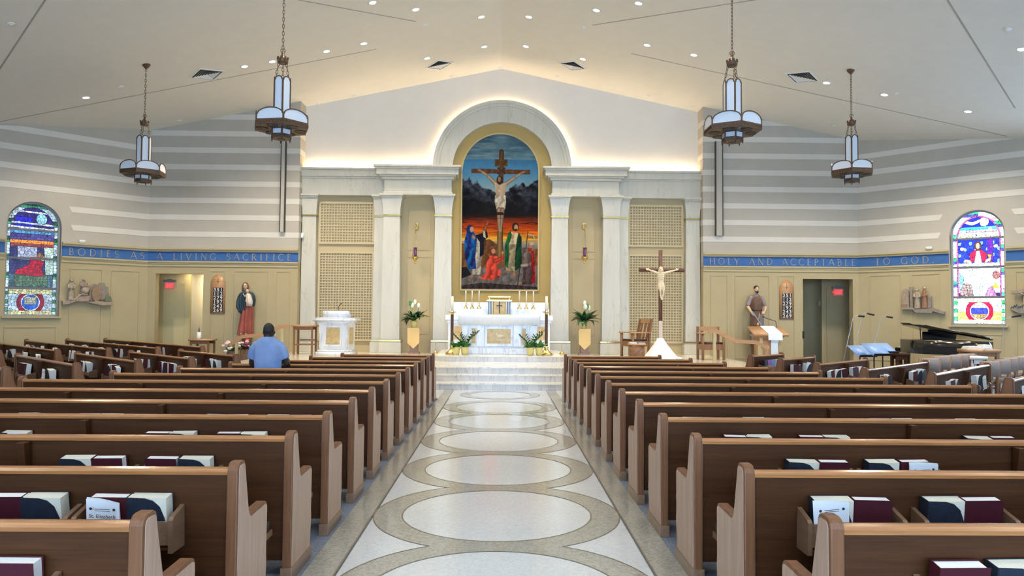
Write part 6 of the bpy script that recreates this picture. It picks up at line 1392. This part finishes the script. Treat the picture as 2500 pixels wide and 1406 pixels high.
# far right: figure carrying a beam, at the picture edge
pc = onR(2500, 728); k = .0095; sc_ = sR(pc); t = relief(TR, sc_, onR(2490, 765).z, 1, 'carved wood relief of a figure with a beam right of the right window')
g = (onR(2490, 690).z-onR(2490, 765).z)
M().prism([(-.30, .1), (-.1, .0), (.5, -.05), (.6, .12), (.2, .2), (-.2, .22)], 'y', -.12, .02).build('ledge', 'relief_e', t, bevel=.01); M().prism([(-.26, g*.62), (.6, g*.78), (.6, g*.9), (-.24, g*.74)], 'y', -.16, -.06).build('beam', 'relief_a', t, bevel=.008)
rfig(t, .1, .08, g*.9, .13, 'relief_b', 1, 1, 'relief_d'); mm = M()
for i in range(7): mm.tube([(-.28+.05*i, -.1, .12), (-.25+.05*i, -.13, .2+.03*(i % 3)), (-.2+.05*i, -.1, .18)], .018, 6)
mm.build('thorn_bush', 'relief_d', t, True)
# ------------------------------------------------------------------ man kneeling in the fifth row
Y = 11.05; p = at(654, 850, Y); t = thing('person', 'man in a blue t-shirt kneeling with his back to us in the left pews', 'person', (p.x, Y, 0)); Zm = lambda v_: at(654, v_, Y).z
hz = Zm(789); sh = Zm(832); s = 1.0
b = M(); b.loft([ringf(0, 0, z, a, d_, 0, n=24) for z, a, d_ in ((.56, .17, .12), (.75, .165, .115), (.95, .175, .12), (1.05, .185, .125), (sh-.06, .165, .11), (sh+.0, .12, .085), (sh+.05, .066, .068), (sh+.10, .064, .066))])
for sx in (-1, 1):
    el = (sx*.262, .09, sh-.36); b.tube([(sx*.13, .0, sh-.08), (sx*.215, .02, sh-.18), el], [.05, .05, .05], 12); wr = (sx*.10, .36, .96); b.tube([el, (sx*.22, .24, .93), wr], [.05, .043, .03], 10); hand(b, wr, (-sx*.6, .6, .1), (0, 0, 1), 1.0, .6, sx)
    b.tube([(sx*.10, 0, .62), (sx*.11, .03, .38), (sx*.11, .05, .18)], [.11, .095, .07], 12); b.tube([(sx*.11, .05, .15), (sx*.11, -.2, .13), (sx*.11, -.42, .12)], [.065, .06, .045], 10); b.ell((sx*.11, -.48, .08), (.05, .07, .09), 8, 6)
hc = Vector((.005, .015, hz-.118)); b.ell(hc, (.077, .098, .115), 18, 14); b.ell(hc+Vector((0, .03, -.06)), (.06, .075, .07), 14, 8); b.tube([hc+Vector((0, .1, 0)), hc+Vector((0, .118, -.03))], .014, 6); b.tube([hc+Vector((0, -.02, -.08)), Vector((0, 0, sh+.05))], [.063, .072], 12)
for sx in (-1, 1): b.ell(hc+Vector((sx*.082, .01, -.02)), (.014, .024, .034), 8, 6)
fuse(b, .014, 'skin_dark', 'body', t, 4)
b = M(); b.loft([ringf(0, 0, z, a, d_, am, 5, 1, n=36) for z, a, d_, am in ((.60, .205, .15, .010), (.75, .195, .142, .009), (.95, .203, .145, .007), (1.05, .208, .148, .005), (sh-.06, .20, .138, .003), (sh+.0, .175, .12, 0), (sh+.04, .125, .098, 0), (sh+.062, .085, .084, 0))])
for sx in (-1, 1): b.tube([(sx*.145, .0, sh-.05), (sx*.205, .01, sh-.13), (sx*.245, .035, sh-.265)], [.078, .078, .074], 14)
fuse(b, .014, 'shirt_blue', 'shirt', t, 4)
b = M()
for sx in (-1, 1): b.tube([(sx*.10, 0, .70), (sx*.11, .03, .40), (sx*.11, .05, .17)], [.135, .115, .09], 12); b.tube([(sx*.11, .06, .16), (sx*.11, -.2, .14), (sx*.11, -.40, .13)], [.085, .075, .06], 10)
fuse(b, .018, 'trousers', 'trousers', t, 3)
b = M(); b.ell(hc+Vector((0, -.008, .022)), (.079, .100, .104), 18, 14); fuse(b, .009, 'hair_black', 'hair', t, 2)
M().tube([hc+Vector((.088, .02, -.03)), hc+Vector((.09, .025, -.06)), hc+Vector((.084, .035, -.07))], .003, 6).build('earphone', 'white_plastic', t)
# ------------------------------------------------------------------ choir area
def micstand(pts, Y, label):
    P = [at(u, v, Y) for u, v in pts]; d = (P[1]-P[0]); d = d/d.z; base = P[0]-d*(P[0].z-.02)
    t = thing('microphone_stand', label, 'microphone', (base.x, Y, 0), 0, 'choir microphones on thin stands'); o = Vector((base.x, Y, 0))
    M().lathe([(.13, 0), (.13, .015), (.02, .03), (.012, .08)], 16).build('foot', 'black', t); M().tube([Vector((0, 0, .02)), P[1]-o-Vector((0, 0, .05)), P[1]-o+Vector((.02, 0, -.005)), P[2]-o], .0075, 6).build('rod', 'grey_metal', t); M().tube([P[2]-o, P[3]-o], [.02, .024], 8).build('microphone_head', 'black', t)
micstand([(2059, 879), (2082, 772), (2095, 771), (2110, 772.5)], 17.6, 'thin microphone stand nearest the right doorway'); micstand([(2081, 879), (2104, 766), (2117, 765), (2134, 769)], 18.2, 'tallest thin microphone stand, second from the right doorway')
micstand([(2134.5, 837), (2150.5, 774), (2164, 773), (2179, 775)], 18.4, 'thin microphone stand behind the blue-lit music stands'); micstand([(2441, 869), (2452, 778), (2470, 774), (2492, 770)], 17.4, 'thin microphone stand in front of the right window')
def mstand(u, v, w, hgt, Y, rz, label):
    p = at(u, v, Y); t = thing('music_stand', label, 'music stand', (p.x, Y, 0), rz, 'music stands'); z = p.z
    d = M(Matrix.Translation((0, 0, z)) @ Matrix.Rotation(-.95, 4, 'X') @ Matrix.Rotation(0, 4, 'Z')); d.box(-w/2, w/2, -.006, .006, -hgt/2, hgt/2).build('desk', 'music_blue_lit', t, .004)
    M(Matrix.Translation((0, 0, z)) @ Matrix.Rotation(-.95, 4, 'X')).box(-w/2, w/2, -.06, .0, -hgt/2-.012, -hgt/2).build('lip', 'black', t); M().tube([(0, .03, z-.02), (0, .06, z-.2), (0, .06, .1)], .014, 8).build('post', 'black', t)
    for k in range(3): a = k*2.094; M().tube([(0, .06, .16), (math.cos(a)*.25, .06+math.sin(a)*.25, .012)], .011, 6).build('foot', 'black', t)
mstand(2104, 857, .50, .40, 15.9, .35, 'blue-lit music stand nearest the pews'); mstand(2139, 853, .48, .42, 15.6, .3, 'blue-lit music stand, middle of three'); mstand(2160, 850, .46, .36, 16.3, .35, 'blue-lit music stand beside the piano')
# grand piano, keyboard on the far side
px0 = at(2203, 850, 20.3).x; W_ = 1.38; zt_ = at(2275, 833, 18.7).z; t = thing('grand_piano', 'glossy black grand piano with its lid propped open below the right window', 'piano', (px0, 18.4, 0)); zb_ = zt_-.36
rim = [(0, 2.0), (W_, 2.0), (W_, .25), (W_-.06, .08), (W_-.22, 0), (W_-.45, .02), (W_-.62, .14), (W_-.80, .42), (W_-1.05, .72), (W_-1.35, .90), (.05, 1.05), (0, 1.15)]
M().prism(rim, 'z', zb_, zt_).build('rim', 'black_gloss', t, .012); M().prism(inset(rim[::-1], .05) if False else [(x*.94+.045, y*.95+.05) for x, y in rim], 'z', zt_, zt_+.004).build('soundboard', 'gold_leaf', t)
M().box(0, W_, 2.0, 2.28, zb_, zb_+.12).build('key_bed', 'black_gloss', t); M().box(.08, W_-.08, 2.02, 2.26, zb_+.12, zb_+.16).build('keyboard', 'white_plastic', t)
for x, y in ((.15, 1.9), (W_-.15, 1.9), (W_-.35, .25)): M().tube([(x, y, zb_), (x, y, .08)], [.07, .045], 8).build('leg', 'black_gloss', t)
R_ = Matrix.Translation((W_, 0, zt_+.02)) @ Matrix.Rotation(math.radians(15.5), 4, 'Y') @ Matrix.Translation((-W_, 0, 0))
M(R_).prism([(x, y) for x, y in rim], 'z', 0, .03).build('lid', 'black_gloss', t, .006); M(R_).prism([(-.05, 1.6), (W_, 1.6), (W_, 2.0), (-.05, 2.0)], 'z', .032, .055).build('folded_lid_flap', 'black_gloss', t)
M().tube([(.12, 1.2, zt_), (.10, 1.2, zt_+.36)], .014, 6).build('lid_prop', 'black', t); M().prism([(.5, 1.75), (1.4, 1.75), (1.4, 1.8), (.5, 1.8)], 'z', zt_, zt_+.22).build('music_desk', 'black_gloss', t)
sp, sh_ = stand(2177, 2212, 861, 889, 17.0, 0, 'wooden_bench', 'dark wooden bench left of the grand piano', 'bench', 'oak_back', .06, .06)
tb, th_ = stand(2354, 2425, 852, 872, 17.2, 0, 'wooden_desk', 'oak desk stacked with white papers beside the piano', 'desk', 'oak_chair', .07, .07)
for i, (dx, dy, w, d_, hh) in enumerate(((-.18, 0, .34, .24, .07), (.14, .02, .28, .2, .11), (.02, -.1, .3, .2, .05))):
    b = thing('paper_stack', ('wide stack of white papers at the left of the oak desk', 'tall stack of white books at the right of the oak desk', 'low stack of white papers at the front of the oak desk')[i], 'papers', (tb.location.x+dx, tb.location.y+dy-(.06 if i == 2 else 0), th_), .2*i)
    for j in range(4): M().box(-w/2+.01*j, w/2-.006*j, -d_/2, d_/2-.008*j, hh*j/4, hh*(j+.9)/4).build('sheet_bundle', 'paper', b)
wb, wh_ = stand(2356, 2398, 869, 890, 16.4, 0, 'white_bench', 'white topped bench among the choir chairs', 'bench', 'white_plastic', .07, .04)
def chair_master():
    t = thing('choir_chair', None, 'chair'); w, d = .23, .21
    for s in (-1, 1):
        M().prism([(-d, 0), (-d+.04, 0), (-d+.02, .45), (-d-.05, .86), (-d-.085, .86), (-d-.03, .45)], 'x', s*w-.022, s*w+.022).build('rear_leg', 'oak_chair', t, .004); M().box(s*w-.02, s*w+.02, d-.04, d, 0, .44).build('front_leg', 'oak_chair', t)
    M().box(-w, w, -d, d, .40, .44).build('seat_frame', 'oak_chair', t); M().box(-w+.01, w-.01, -d+.02, d, .44, .49).build('seat_cushion', 'upholstery', t, .02)
    M().prism([(-d-.075, .58), (-d-.095, .84), (-d-.065, .865), (-d-.03, .84), (-d-.015, .58)], 'x', -w+.03, w-.03).build('back_cushion', 'upholstery', t, .012); return t
cm = chair_master(); first = True
CH_ = [(2244, 873, .85), (2272, 868, .85), (2300, 866, .85), (2318, 864, .80), (2336, 862, .85), (2385, 880, .75), (2414, 876, .75), (2434, 872, .7), (2456, 869, .7), (2472, 867, .7)]
for i, (u, v, a) in enumerate(CH_):
    q = atz(u, v, .86); o = cm if i == 0 else copy_tree(cm); o.location = (q.x, q.y, 0); o.rotation_euler[2] = .22 if i < 5 else .32
    o['group'] = 'choir chairs'; o['label'] = 'wooden choir chair with beige padded back, %s of those %s' % (NTH[i % 5], 'before the piano' if i < 5 else 'at the far right')
